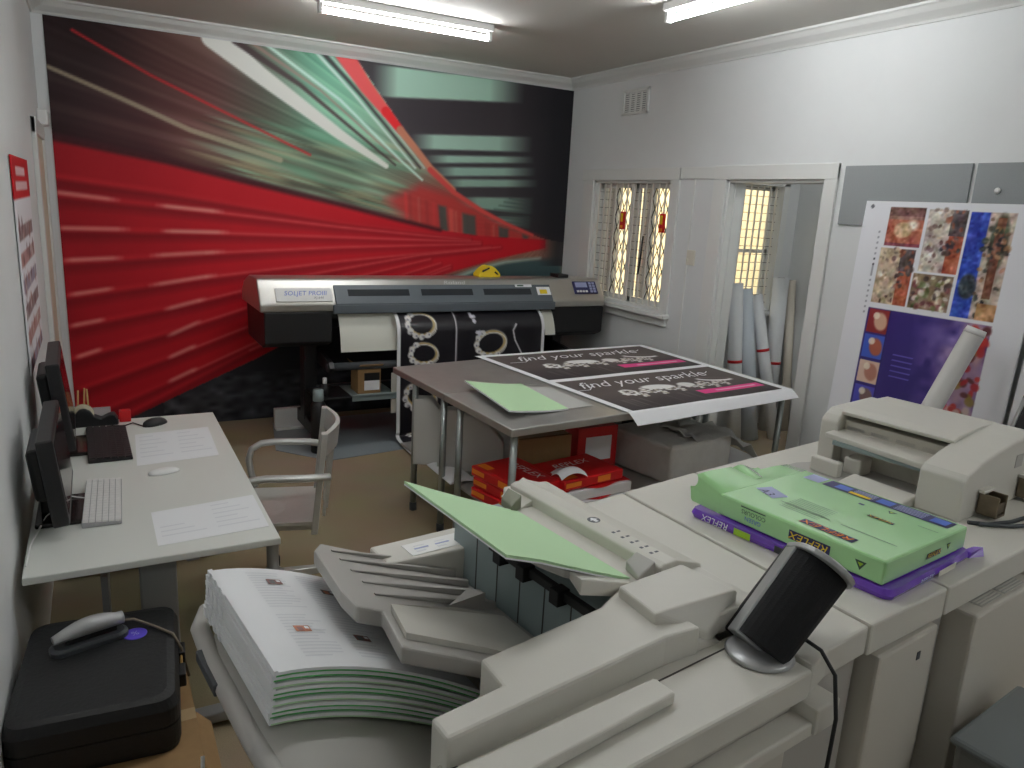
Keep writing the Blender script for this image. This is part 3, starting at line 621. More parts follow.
cv.line([(0.49, 0.0), (0.495, 1.6)], 0.012, 0.012, (214, 212, 216), 1, 0.006)
cv.line([(1.03, 0.16), (1.0, 0.2), (1.02, 0.28), (1.09, 0.40), (1.14, 0.46)], 0.012, 0.012, (236, 234, 236), 1, 0.006)
cv.line([(0.3, 0.8), (0.42, 0.92), (0.4, 1.05)], 0.012, 0.012, (236, 234, 236), 1, 0.006)
cv.rect(0.12, 0.45, 1.22, 1.29, (222, 60, 130)); cv.rect(0.7, 1.0, 1.22, 1.29, (222, 60, 130)); cv.rect(0.7, 0.8, 1.05, 1.1, (222, 60, 130))
cv.rect(0, 0.03, 0, 1.6, (240, 240, 242)); cv.rect(1.275, 1.30, 0, 1.6, (240, 240, 242))
def fall(X, Y):
    L0, L1 = 0.20, 0.98
    px = 1.965 + X
    y = np.where(Y < L0, 5.47 - 0.16 * np.sin(Y / L0 * PI / 2) - 0.03 * Y, 5.304 - 0.02 * (Y - L0)); z = np.where(Y < L0, 1.015 - 0.155 * (1 - np.cos(Y / L0 * PI / 2)), 0.86 - (Y - L0))
    t = np.clip((Y - L1) / 0.62, 0, 1); a = t * PI / 2
    y = np.where(Y > L1, 5.288 + 0.05 * np.sin(t * PI) - 0.42 * t ** 1.8, y); z = np.where(Y > L1, 0.012 + 0.068 * (1 - t) ** 2, z)
    return px, y, z
tag(cv.mesh('ring_print_banner', fall, PRINT, th=0.0012), 'long black print with gold rings hanging from the roll printer to the floor', 'print')
struct_mat = MB().prism([(1.08, 5.42), (1.38, 5.07), (3.9, 5.35), (3.9, 6.2), (1.2, 6.12)], 0.0, 0.004, mat('grey vinyl sheet', (142, 150, 154), 0.5)).build('floor_mat')
tag(struct_mat, 'grey vinyl floor sheet under the roll printer', 'mat')
t = thing('ink_box', 'small brown ink carton with a black and white label on the printer shelf', 'box', (1.77, 5.45, 0.40))
MB().box(1.68, 1.86, 5.36, 5.54, 0.40, 0.60, CARD).build('carton', t, bevel=0.003)
MB().ext_x([(5.36, 0.60), (5.30, 0.635), (5.302, 0.638), (5.362, 0.604)], 1.68, 1.86, CARD).ext_y([(1.68, 0.60), (1.65, 0.64), (1.653, 0.642), (1.684, 0.603)], 5.36, 5.54, CARD).build('flap', t)
MB().box(1.73, 1.85, 5.358, 5.36, 0.50, 0.56, BLACK).box(1.73, 1.85, 5.358, 5.36, 0.425, 0.50, PAPER).build('label', t)
t = thing('ink_bottle', 'small white capped bottle on the black end of the printer shelf', 'bottle', (1.44, 5.40, 0.40))
MB().lathe([(0.028, 0), (0.032, 0.01), (0.032, 0.07), (0.014, 0.09), (0.014, 0.10)], (1.44, 5.40, 0.40), BLACK, 20).build('bottle_body', t)
MB().lathe([(0.016, 0.09), (0.017, 0.095), (0.016, 0.13), (0.013, 0.134)], (1.44, 5.40, 0.40), WHITEP, 18).build('cap', t)
t = thing('canister', 'tall black canister with a pale blue cap standing by the printer leg', 'canister', (1.36, 5.28, 0.004))
MB().lathe([(0.05, 0), (0.055, 0.01), (0.055, 0.36), (0.03, 0.40)], (1.36, 5.28, 0.004), BLACK, 24).build('canister_body', t)
MB().lathe([(0.036, 0.39), (0.04, 0.395), (0.038, 0.47), (0.03, 0.475)], (1.36, 5.28, 0.004), TEAL, 20).build('cap', t)
tag(MB().box(1.18, 1.40, 5.92, 5.98, 0.004, 0.17, WHITEP).box(1.18, 1.40, 5.88, 5.92, 0.004, 0.02, WHITEP).build('white_box', bevel=0.004), 'low white box on the floor behind the printer leg', 'box')
t = thing('tape_dome', 'rounded yellow and black item resting on top of the roll printer', 'holder', (2.90, 5.70, 1.254))
MB().ext_y([(2.80 + 0.20 * k / 12, 1.254 + 0.095 * math.sin(min(PI, 0.25 + 2.6 * k / 12))) for k in range(13)] + [(3.00, 1.254), (2.80, 1.254)], 5.64, 5.76, YEL).build('dome', t, bevel=0.006)
MB().ext_y([(2.825, 1.31), (2.89, 1.338), (2.895, 1.325), (2.83, 1.295)], 5.635, 5.64, BLACK).ext_y([(2.95, 1.305), (2.98, 1.28), (2.97, 1.275), (2.94, 1.295)], 5.635, 5.64, BLACK).build('stripe', t)

# ------------------------------------------------------------------ stainless work benches
A_, B_, C_, D_ = Vector((1.59, 4.36)), Vector((1.66, 2.93)), Vector((3.78, 3.12)), Vector((3.80, 4.66))
def lerp(a, b, t): return a + (b - a) * t
Mid0, Mid1 = lerp(A_, B_, 0.5), lerp(D_, C_, 0.5)
def bench(p, q, r, s, label, legs):
    """p, q: ends of the left side (far, near); r, s: ends of the right side (near, far)"""
    c = (p + q + r + s) / 4
    t = thing('work_bench', label, 'table', (c.x, c.y, 0), 0, 'stainless benches pushed together')
    poly = [p, q, r, s]
    MB().prism(poly, 0.79, 0.83, BENCH).build('bench_top', t, bevel=0.006)
    ins = [c + (v - c) * 0.955 for v in poly]
    legs = [Vector(l) for l in legs]
    def leg(v):
        l = MB().tube([(v.x, v.y, 0.02), (v.x, v.y, 0.79)], 0.019, LEGST, 14).build('leg', t)
        MB().lathe([(0.016, 0), (0.022, 0.004), (0.022, 0.05), (0.016, 0.055)], (v.x, v.y, 0), DKGREY, 14).build('foot', l)
    for v in legs: leg(v)
    MB().prism([c + (v - c) * 0.95 for v in poly], 0.315, 0.33, BENCH).build('undershelf', t, bevel=0.004)
    return t
g_ = (Mid1 - Mid0).normalized() * 0.0
bench(A_, Mid0, Mid1, D_, 'stainless bench nearest the roll printer, half under the poster sheet', [(1.615, 4.03), (1.645, 3.68), (3.74, 3.93), (3.75, 4.60)])
e2 = Vector((0, -0.004))
bench(Mid0 + e2, B_, C_, Mid1 + e2, 'stainless bench nearest the copier with red paper packs beneath', [(1.66, 3.50), (1.70, 2.975), (3.72, 3.16), (3.74, 3.82)])

# poster sheet on the benches
cv = Canvas(0, 1.50, 0, 1.59, 0.005, (242, 243, 245))           # x to the right, y from the far edge to the near edge
def jewel(cx, cy, s, n, col):
    a0 = RNG.uniform(.3, .9)
    for j in range(4):
        for k in range(7):
            x = cx + (k - 3) * s * .22 - (j - 1.5) * s * .12; y = cy + (j - 1.5) * s * .30 + (k - 3) * s * .07 * a0 - .02 * math.sin(k * .9)
            cv.ell(x, y, s * .14, s * .13, [(244, 243, 240), (206, 198, 180), (252, 252, 250), (96, 84, 78)][(k * 3 + j * 5) % 4], 0.95, 0, soft=.3)
def advert(y0, y1):
    h = y1 - y0
    yy = (cv.Y - y0) / h; ins = (cv.Y > y0) & (cv.Y < y1) & (cv.X > 0.05) & (cv.X < 1.44)
    base = np.array((86, 76, 74)) * (1 - np.clip((yy - .5) * 1.6, 0, 1))[..., None] + np.array((38, 34, 38)) * np.clip((yy - .5) * 1.6, 0, 1)[..., None]
    cv.c = np.where(ins[..., None], base, cv.c)
    for k in range(24):
        x = RNG.uniform(0.1, 1.4); cv.line([(x, y0 + .72 * h), (x + 0.01, y0 + RNG.uniform(.85, .97) * h)], 0.012, 0.004, (112, 102, 104), 0.5, 0.02)
    for cx, s in ((0.35, 0.10), (0.52, 0.10), (0.70, 0.09), (0.88, 0.08), (1.02, 0.09), (1.15, 0.07)): jewel(cx, y0 + .56 * h, s, 16, 0)
    cv.ell(0.62, y0 + .47 * h, 0.13, 0.05, (238, 238, 236), 0.95, 0.12); cv.ell(0.86, y0 + .5 * h, 0.07, 0.05, (230, 230, 226), 0.95); cv.ell(1.18, y0 + .44 * h, 0.14, 0.045, (244, 244, 242), 1, 0.3); cv.ell(1.19, y0 + .42 * h, 0.12, 0.03, (90, 80, 78), 1, 0.3)
    cv.ell(0.34, y0 + .52 * h, 0.05, 0.05, (240, 240, 238), 0.95, 0, 0.25)
    cv.rect(0.80, 1.40, y0 + .71 * h, y0 + .83 * h, (224, 62, 136))
    for k in range(26): cv.rect(0.95 + k * 0.015, 0.961 + k * 0.015, y0 + .755 * h, y0 + .785 * h, (240, 170, 200))
advert(0.05, 0.76); advert(0.82, 1.48)
Q00, Q10, Q01, Q11 = Vector((2.235, 4.52)), Vector((3.75, 4.62)), Vector((2.385, 2.96)), Vector((3.74, 3.10))
def lay(X, Y):
    s = X / 1.50; t = np.clip(Y / 1.52, 0, None)
    x = (Q00.x * (1 - s) + Q10.x * s) * (1 - t) + (Q01.x * (1 - s) + Q11.x * s) * t
    y = (Q00.y * (1 - s) + Q10.y * s) * (1 - t) + (Q01.y * (1 - s) + Q11.y * s) * t
    edge = 2.93 + (x - 1.66) * 0.0896 - 0.004
    over = np.clip(edge - y, 0, None)
    z = 0.8345 - 0.9 * over ** 1.25
    y = np.where(over > 0, edge - over * 0.75, y)
    return x, y, z + 0.0008 * np.sin(x * 9)
ps = cv.mesh('poster_sheet', lay, PRINTM, th=0.001)
tag(ps, 'large white sheet with two dark jewellery adverts draped over the bench edge', 'poster')
def on_sheet(x, y):
    a, b_, c = lay(np.array(x), np.array(y)); return Vector((float(a), float(b_), float(c)))
for y0, h in ((0.05, 0.71), (0.82, 0.66)):
    b = MB(); yc = y0 + 0.22 * h; cx = 0.72 if y0 < 0.5 else 0.66
    c0 = on_sheet(cx, yc); ex = on_sheet(cx + .1, yc) - c0; ey = on_sheet(cx, yc - .1) - c0
    ex.normalize(); ey.normalize()
    b.text('find your sparkle', 0.18, c0 + Vector((0, 0, 0.004)), ex, ey, PAPER, 0.45, 0.86)
    for s_ in ((-0.62, -0.085, -0.50, -0.09, -0.43, -0.02), (0.52, -0.01, 0.56, 0.0, 0.60, 0.03)):
        pts = [c0 + ex * s_[k] + ey * s_[k + 1] + Vector((0, 0, 0.004)) for k in (0, 2, 4)]
        b.tube(pts, 0.004, PAPER, 6, 0.2)
    b.build('lettering', ps)

# sheets on the bench
def stack_sheet(name, label, corners, z, th, m, m2, lift):
    """four corners (far left, far right, near right, near left)"""
    P = [Vector(c) for c in corners]
    def fn(s, t):
        p = (P[0] * (1 - s) + P[1] * s) * (1 - t) + (P[3] * (1 - s) + P[2] * s) * t
        return (p.x, p.y, z + lift(s, t))
    return tag(MB().surf(fn, 12, 12, th, m, m2).build(name), label, 'paper')
stack_sheet('paper_stack', 'curled pale green paper sheets lying on the steel bench', [(1.79, 3.73), (2.14, 3.70), (2.11, 3.14), (1.73, 3.09)], 0.845, 0.008, GREENP, PAPER, lambda s, t: 0.0 + 0.03 * (1 - s) ** 3 + 0.004 * math.sin(s * 5))
stack_sheet('card_sheet', 'grey card sheet sticking out under the green paper on the bench', [(1.95, 3.68), (2.27, 3.60), (2.28, 3.17), (1.85, 3.13)], 0.834, 0.003, mat('grey card', (190, 190, 186), 0.6), mat('grey card', (190, 190, 186), 0.6), lambda s, t: 0.001)

# ------------------------------------------------------------------ things on the undershelf
def ream(x, y, z, rz, label, lx=0.42, ly=0.30, lz=0.055, group=None):
    R = Matrix.Rotation(rz, 4, 'Z'); F = Matrix.Translation((x, y, z)) @ R
    t = thing('paper_ream', label, 'paper', (x, y, z), rz, group)
    b = MB(F).box(-lx / 2, lx / 2, -ly / 2, ly / 2, 0, lz, RED)
    b.decal((-lx / 2 - .0006, ly * .35, lz * .25), (0, -1, 0), (0, 0, 1), ly * .3, lz * .5, ORANGE)
    b.decal((-lx / 2 + .01, -ly / 2 - .0006, lz * .3), (1, 0, 0), (0, 0, 1), lx * .25, lz * .45, ORANGE)
    b.decal((lx * .05, -ly / 2 - .0006, lz * .2), (1, 0, 0), (0, 0, 1), lx * .22, lz * .6, ORANGE)
    b.text('REFLEX', 0.075, (0.0, 0.05, lz + .0008), (1, 0, 0), (0, 1, 0), PAPER, 0.2)
    b.decal((-lx * .45, -ly * .42, lz + .0006), (1, 0, 0), (0, 1, 0), 0.09, 0.05, ORANGE)
    b.build('wrapped_pack', t, bevel=0.008)
    return t
g = 'red wrapped packs under the bench'
ream(1.87, 3.20, 0.330, -1.35, 'red wrapped paper pack at the bottom of the stack behind the bench leg', group=g)
ream(1.88, 3.20, 0.387, -1.35, 'red wrapped paper pack in the middle of the stack behind the bench leg', group=g)
ream(1.87, 3.21, 0.444, -1.38, 'red wrapped paper pack on top of the stack behind the bench leg', group=g)
def torn(x, y, z, rz, label):
    F = Matrix.Translation((x, y, z)) @ Matrix.Rotation(rz, 4, 'Z')
    t = thing('opened_ream', label, 'paper', (x, y, z), rz, 'opened paper packs under the bench')
    MB(F).box(-.21, .21, -.15, .15, 0, 0.052, PAPER).build('sheets', t, bevel=0.003)
    MB(F).surf(lambda s, q: (-.215 + .43 * s, -.14 + .295 * q + .02 * math.sin(s * 9), 0.0535 + 0.004 * abs(math.sin(s * 7 + q * 4))), 14, 8, 0.001, RED).box(-.215, .215, .151, .154, 0, .055, RED).build('torn_wrapper', t)
    return t
torn(2.23, 3.13, 0.330, 0.1, 'opened white paper pack at the bottom, torn red wrapper, by the bench edge')
torn(2.24, 3.14, 0.388, 0.06, 'opened white paper pack lying on another one, torn red wrapper on top')
ream(2.20, 3.16, 0.448, 0.15, 'red wrapped paper pack lying across the opened white packs', group=g)
MB_c = MB().surf(lambda s, q: (2.00 + .16 * s, 2.99 + .14 * q, 0.51 + 0.03 * s * (1 - s) * 4 + .02 * math.sin(q * 5)), 10, 8, 0.001, PAPER)
tag(MB_c.build('crumpled_sheet'), 'crumpled white sheet lying over the red packs', 'paper')
def carton(x0, x1, y0, y1, z0, z1, m, label, name='carton', lab=None, cat='box'):
    t = thing(name, label, cat, ((x0 + x1) / 2, (y0 + y1) / 2, z0))
    MB().box(x0, x1, y0, y1, z0, z1, m).box(x0, x1, (y0 + y1) / 2 - .025, (y0 + y1) / 2 + .025, z1, z1 + .0008, mat('packing tape', (176, 150, 112), 0.3)).build('carton_body', t, bevel=0.004)
    if lab: MB().box(x0 + (x1 - x0) * .2, x0 + (x1 - x0) * .85, y0 - 0.002, y0, z0 + (z1 - z0) * .3, z0 + (z1 - z0) * .8, lab).build('label', t)
    return t
carton(1.98, 2.32, 3.40, 3.50, 0.33, 0.60, CARD, 'brown cardboard box behind the red packs under the bench')
carton(2.38, 2.66, 3.42, 3.56, 0.33, 0.62, RED, 'red box with a white label under the bench', lab=PAPER)
t = thing('storage_crate', 'dark grey plastic crate with clips beside the red labelled box', 'crate', (2.95, 3.46, 0.33))
MB().prism([(2.72, 3.66), (2.72, 3.66), (2.72, 3.66)], .33, .331, DKGREY) if False else None
MB().box(2.72, 3.18, 3.66, 3.88, 0.33, 0.56, DKGREY).build('crate_body', t, bevel=0.015)
MB().box(2.70, 3.20, 3.64, 3.90, 0.56, 0.60, mat('grey crate lid', (84, 90, 94), 0.35)).build('crate_lid', t, bevel=0.01)
for x in (2.80, 3.08): MB().box(x, x + .05, 3.63, 3.66, 0.50, 0.60, LEGST).build('clip', t, bevel=0.004)
def magfile(x, y, rz, label, h):
    F = Matrix.Translation((x, y, 0.33)) @ Matrix.Rotation(rz, 4, 'Z')
    t = thing('magazine_file', label, 'box file', (x, y, 0.33), rz, 'upright files under the bench')
    b = MB(F).use(mat('pale file board', (206, 206, 202), 0.6))
    side = [(-.12, 0), (.12, 0), (.12, h * .55), (-.02, h), (-.12, h)]
    b.ext_y(side, -.045, -.042); b.ext_y(side, .042, .045); b.box(-.12, .12, -.045, .045, 0, .004); b.box(-.12, -.117, -.045, .045, 0, h); b.box(.117, .12, -.045, .045, 0, h * .55)
    b.build('file_case', t)
    MB(F).box(-.10, .09, -.036, .036, 0.005, h * .5, PAPER).build('papers', t)
magfile(1.70, 3.93, -0.5, 'pale upright magazine file nearest the left bench leg', 0.40)
magfile(1.80, 3.80, -0.5, 'pale upright magazine file in the middle of the three under the bench', 0.36)
magfile(1.92, 3.72, -0.5, 'pale upright magazine file furthest from the left bench leg', 0.33)
tag(MB().surf(lambda s, q: (1.64 + .16 * s, 3.55 + .34 * q, 0.338 + 0.012 * math.sin(s * 3)), 8, 6, 0.006, PAPER).build('loose_sheets'), 'loose white sheets on the shelf in front of the magazine files', 'paper')
# plastic wrapped block
WR = mat('cloudy plastic wrap', (206, 206, 202), 0.28, coat=0.4, noise=0.06, scale=14, bump=0.7)
t = thing('wrapped_parcel', 'big white parcel in cloudy plastic wrap under the poster sheet', 'parcel', (3.1, 3.35, 0.33))
MB().prism([(2.72, 3.58), (2.80, 3.08), (3.34, 3.16), (3.34, 3.66)], 0.332, 0.57, WR).build('wrapped_block', t, bevel=0.025, seg=3)
rr = random.Random(3)
H_ = [[rr.uniform(-.03, .05) for _ in range(12)] for _ in range(12)]
MB().surf(lambda s, q: (3.0 + .56 * s, 3.10 + .5 * q, 0.575 - 0.17 * max(0, s - .58) ** 0.8 * 2.0 + H_[int(q * 9)][int(s * 9)] * (.5 + .5 * s)), 9, 9, 0.004, WR).build('loose_wrap', t)

# ------------------------------------------------------------------ computer desk
DX0, DX1, DY_0, DY_1 = -0.245, 0.485, 2.38, 4.0
t = thing('computer_desk', 'white topped desk with grey legs against the left wall', 'desk', ((DX0 + DX1) / 2, 3.19, 0))
MB().box(DX0, DX1, DY_0, DY_1, 0.705, 0.73, DESKW).build('desk_top', t, bevel=0.004)
for y in (2.50, 3.86):
    l = MB().use(DESKG).box(0.06, 0.17, y - .03, y + .03, 0.06, 0.705).build('leg', t, bevel=0.006)
    MB().use(DESKG).box(-0.2, 0.44, y - .03, y + .03, 0.02, 0.06).build('foot', l, bevel=0.006)
    MB().use(DESKG).box(-0.2, 0.46, y - .02, y + .02, 0.67, 0.705).build('arm_bracket', t, bevel=0.004)
MB().box(-0.05, -0.03, 2.53, 3.83, 0.28, 0.62, DESKG).build('modesty_panel', t)
MB().use(DESKG).box(0.20, 0.24, 2.46, 3.9, 0.66, 0.70).build('rail', t, bevel=0.004)
def monitor(yc, rz, h, label, zc):
    F = Matrix.Translation((-0.155, yc, 0.73)) @ Matrix.Rotation(rz, 4, 'Z')
    t = thing('computer_monitor', label, 'monitor', (-0.155, yc, 0.73), rz, 'monitors on the desk')
    T = F @ Matrix.Translation((0, 0, zc)) @ Matrix.Rotation(-0.10, 4, 'Y')
    MB(T).box(-.03, .018, -.26, .26, -h / 2, h / 2, BLACK).build('bezel', t, bevel=0.006)
    MB(T).box(.018, .0195, -.235, .235, -h / 2 + .03, h / 2 - .022, mat('dark glossy screen', (24, 16, 18), 0.12)).build('screen', t)
    MB(T).box(-.075, -.03, -.14, .14, -h / 2 + .05, h / 2 - .06, BLACK).build('rear_housing', t, bevel=0.015)
    MB(F).use(BLACK).box(-.06, -.02, -.04, .04, 0.015, zc).build('stand_neck', t, bevel=0.008)
    MB(F).box(-.075, .085, -.13, .13, 0, 0.016, mat('glossy black stand', (34, 26, 26), 0.15)).build('stand_base', t, bevel=0.005)
monitor(2.86, 0.0, 0.29, 'black monitor on the desk end nearest the black case', 0.195)
monitor(3.60, 0.02, 0.36, 'black monitor on the desk end nearest the train mural', 0.245)
def keyboard(x, y, rz, w, l, m, mk, label, gap):
    F = Matrix.Translation((x, y, 0.73)) @ Matrix.Rotation(rz, 4, 'Z')
    t = thing('keyboard', label, 'keyboard', (x, y, 0.73), rz)
    MB(F).prism([(-w / 2, -l / 2), (w / 2, -l / 2), (w / 2, l / 2), (-w / 2, l / 2)], 0.0, [0.018, 0.010, 0.010, 0.018], m).build('key_tray', t, bevel=0.004)
    b = MB(F); nr = 6; nc = 17
    for i in range(nr):
        for j in range(nc):
            cx = -w / 2 + w * (i + .62) / (nr + .2); cy = -l / 2 + l * (j + .7) / (nc + .4); z = 0.018 - 0.008 * (cx + w / 2) / w
            b.box(cx - w / nr * gap, cx + w / nr * gap, cy - l / nc * gap, cy + l / nc * gap, z, z + 0.006, mk)
    b.build('keys', t)
keyboard(0.0, 3.60, 0.02, 0.165, 0.49, BLACK, mat('black keys', (44, 42, 44), 0.5), 'black keyboard on the desk beside the far monitor', 0.40)
keyboard(-0.03, 2.90, -0.03, 0.12, 0.43, SILVER, WHITEP, 'thin white and silver keyboard on the desk beside the near monitor', 0.42)
def mouse(x, y, rz, m, label, s=1.0, btn=True):
    F = Matrix.Translation((x, y, 0.73)) @ Matrix.Rotation(rz, 4, 'Z')
    t = thing('computer_mouse', label, 'mouse', (x, y, 0.73), rz)
    rings = []
    for k in range(11):
        u = -1 + 2 * k / 10; w = 0.03 * s * math.sqrt(max(0.02, 1 - u * u * .96)); h = (0.034 * math.sqrt(max(0.03, 1 - (u * .95 + .12) ** 2 * .85))) * (1 if btn else .55)
        rings.append([(u * 0.055 * s, w * math.cos(a), max(0.0, h * math.sin(a))) for a in (PI * q / 8 for q in range(9))] )
    MB(F).loft(rings, m, True).build('shell', t)
    if btn: MB(F).box(0.012, 0.03, -.003, .003, 0.026, 0.034, SILVER).build('scroll_wheel', t, bevel=0.001)
    return t
mouse(0.205, 3.86, 0.6, BLACK, 'black computer mouse with a cable on the desk', 1.15)
mouse(0.19, 3.155, 0.3, WHITEP, 'flat white computer mouse between the two paper sheets', 1.1, False)
tag(MB().tube([(0.15, 3.83, 0.735), (0.11, 3.90, 0.735), (0.07, 3.86, 0.735), (0.02, 3.88, 0.735)], 0.003, BLACK, 6).build('mouse_cable'), 'thin black cable running from the black mouse', 'cable')
tag(MB().tube([(-0.085, 2.93, 0.745), (-0.13, 2.95, 0.752), (-0.2, 2.80, 0.745), (-0.235, 2.6, 0.736), (-0.238, 2.45, 0.735)], 0.003, WHITEP, 6).build('keyboard_cable'), 'thin white cable running from the white keyboard', 'cable')
def sheet(c, label, lines):
    P = [Vector(q) for q in c]; z = 0.7315
    b = MB(); f = lambda s, q: (P[0] * (1 - s) + P[1] * s) * (1 - q) + (P[3] * (1 - s) + P[2] * s) * q
    b.prism([tuple(f(0, 0)), tuple(f(1, 0)), tuple(f(1, 1)), tuple(f(0, 1))], 0.7302, 0.7315, PAPER)
    for s0, s1, q0, q1 in lines:
        b.add([(*f(s0, q0), z + .0003), (*f(s1, q0), z + .0003), (*f(s1, q1), z + .0003), (*f(s0, q1), z + .0003)], [(0, 1, 2, 3)], LINK)
    return tag(b.build('printed_sheet'), label, 'paper', 'white print outs on the desk')
ln = [(.05 + .5 * a, .05 + .5 * a + w, .1 + .13 * k, .1 + .13 * k + .03) for a in (0, 1) for k, w in enumerate((.18, .28, .35, .22, .30, .40))]
sheet([(0.11, 3.71), (0.428, 3.737), (0.418, 3.301), (0.097, 3.269)], 'white print out beside the black keyboard on the desk', ln)
sheet([(0.116, 2.746), (0.468, 2.79), (0.468, 2.485), (0.118, 2.46)], 'white print out at the near corner of the desk', ln[3:])
# tape dispenser, red cube, pens
t = thing('tape_dispenser', 'black desk tape dispenser at the far end of the desk', 'tape dispenser', (-0.05, 3.93, 0.73))
prof = [(-.1, 0), (.10, 0), (.10, .03), (.085, .055), (.06, .05), (.03, .035), (.0, .05), (-.015, .075), (-.035, .088), (-.06, .085), (-.08, .06)]
MB(Matrix.Translation((-0.05, 3.93, 0.73))).ext_y(prof, -.03, .03, BLACK, False).build('dispenser_body', t, bevel=0.006)
MB(Matrix.Translation((-0.05, 3.93, 0.73))).lathe([(.028, -.012), (.046, -.012), (.046, .012), (.028, .012)], (-.045, 0, .058), mat('clear tape roll', (196, 186, 160), 0.25), 24, Matrix.Rotation(PI / 2, 3, 'X'), cap=False).build('tape_roll', t)
tag(MB().box(0.055, 0.105, 3.94, 3.985, 0.73, 0.785, RED).build('red_block', bevel=0.004), 'small red block beside the black tape dispenser', 'block')
t = thing('pen_holder', 'clear pen holder tray behind the tape dispenser', 'pen holder', (-0.13, 3.965, 0.73))
CLEARP = mat('clear plastic', (225, 228, 228), 0.1, alpha=0.35)
MB().box(-.2, 0.02, 3.962, 3.965, .73, .80, CLEARP).box(-.2, 0.02, 3.99, 3.993, .73, .80, CLEARP).box(-.2, -.197, 3.965, 3.99, .73, .80, CLEARP).box(.017, .02, 3.965, 3.99, .73, .80, CLEARP).box(-.2, .02, 3.962, 3.993, .73, .733, CLEARP).build('tray', t)
PENC = mat('pencil wood', (190, 150, 96), 0.5)
for k, (x, l, dx) in enumerate(((-.12, .16, .01), (-.095, .17, .012), (-.07, .165, -.004))):
    tag(MB().tube([(x, 3.978, .735), (x + dx, 3.985, .73 + l)], 0.004, PENC, 7).build('pencil'), ['wooden pencil nearest the wall in the clear pen holder', 'wooden pencil in the middle of the clear pen holder', 'wooden pencil nearest the tape dispenser side of the holder'][k], 'pencil', 'pencils in the pen holder')

# ------------------------------------------------------------------ aluminium chair
CF = Matrix.Translation((0.64, 3.33, 0)) @ Matrix.Rotation(math.radians(-15), 4, 'Z')
t = thing('office_chair', 'silver aluminium swivel armchair pulled up to the desk', 'chair', (0.64, 3.33, 0), math.radians(-15))
def seatfn(s, q):
    x = -.22 + .43 * s; y = (-.215 + .43 * q)
    return (x, y, 0.455 - 0.022 * math.sin(PI * q) * math.sin(PI * min(1, s * 1.1)) + 0.01 * (1 - s) * 0 - 0.03 * max(0, .15 - s))
MB(CF).surf(seatfn, 14, 14, 0.014, ALU).build('seat', t)
def backpt(q, z):
    y = -.21 + .42 * q; return (0.215 + 0.10 * (z - .44) + 0.05 * math.cos((q - .5) * PI) - 0.02, y, z)
for q in (0.0, 1.0): MB(CF).loft([[tuple(Vector(backpt(q, z)) + Vector((dx, dy, 0))) for dx, dy in ((-.012, -.022), (.016, -.022), (.016, .022), (-.012, .022))] for z in (0.40, 0.5, 0.6, 0.7, 0.8, 0.86)], ALU).build('back_post', t, bevel=0.004)
MB(CF).surf(lambda s, q: backpt(s, 0.76 + 0.10 * q), 14, 3, 0.02, ALU).build('back_top_rail', t)
for k in range(3):
    q = 0.28 + 0.22 * k
    MB(CF).loft([[tuple(Vector(backpt(q, z)) + Vector((dx, dy, 0))) for dx, dy in ((-.006, -.03), (.006, -.03), (.006, .03), (-.006, .03))] for z in (0.44, 0.55, 0.66, 0.77)], ALU).build('back_slat', t)
for s in (-1, 1):
    y = s * .255
    pts = [(0.26, s * .225, 0.665), (0.16, y, 0.672), (0.0, y, 0.675), (-.06, y, 0.668), (-.105, y, 0.64), (-.12, y, 0.59), (-.11, y, 0.52), (-.09, y * .93, 0.45)]
    P = []
    for i in range(len(pts) - 1):
        for u in (0, .5): P.append(Vector(pts[i]).lerp(Vector(pts[i + 1]), u))
    P.append(Vector(pts[-1]))
    MB(CF).tube(P, 0.021, ALU, 12, 0.75).build('armrest', t)
MB(CF).prism([(-.2, -.19), (.2, -.19), (.2, .19), (-.2, .19)], 0.405, 0.438, ALU).build('seat_frame', t, bevel=0.006)
MB(CF).lathe([(0.05, 0.40), (0.03, 0.36), (0.026, 0.14), (0.05, 0.12), (0.05, 0.07)], (0, 0, 0), SILVER, 20).build('gas_column', t)
for k in range(5):
    a = 2 * PI * k / 5 + .35; c, s = math.cos(a), math.sin(a); ey = Vector((-s, c, 0))
    bs = [[(c * r + ey.x * w, s * r + ey.y * w, z) for w, z in ((-hw, z0), (hw, z0), (hw * .8, z1), (-hw * .8, z1))] for r, hw, z0, z1 in ((.03, .03, .075, .12), (.30, .018, .062, .088))]
    arm = MB(CF).loft(bs, ALU).build('base_arm', t, bevel=0.004)
    for w in (-.016, .016):
        MB(CF).lathe([(.02, -.009), (.028, -.006), (.028, .006), (.02, .009)], (c * .29 + ey.x * w, s * .29 + ey.y * w, .028), BLACK, 14, Matrix.Rotation(a, 3, 'Z') @ Matrix.Rotation(PI / 2, 3, 'X')).build('caster', arm)

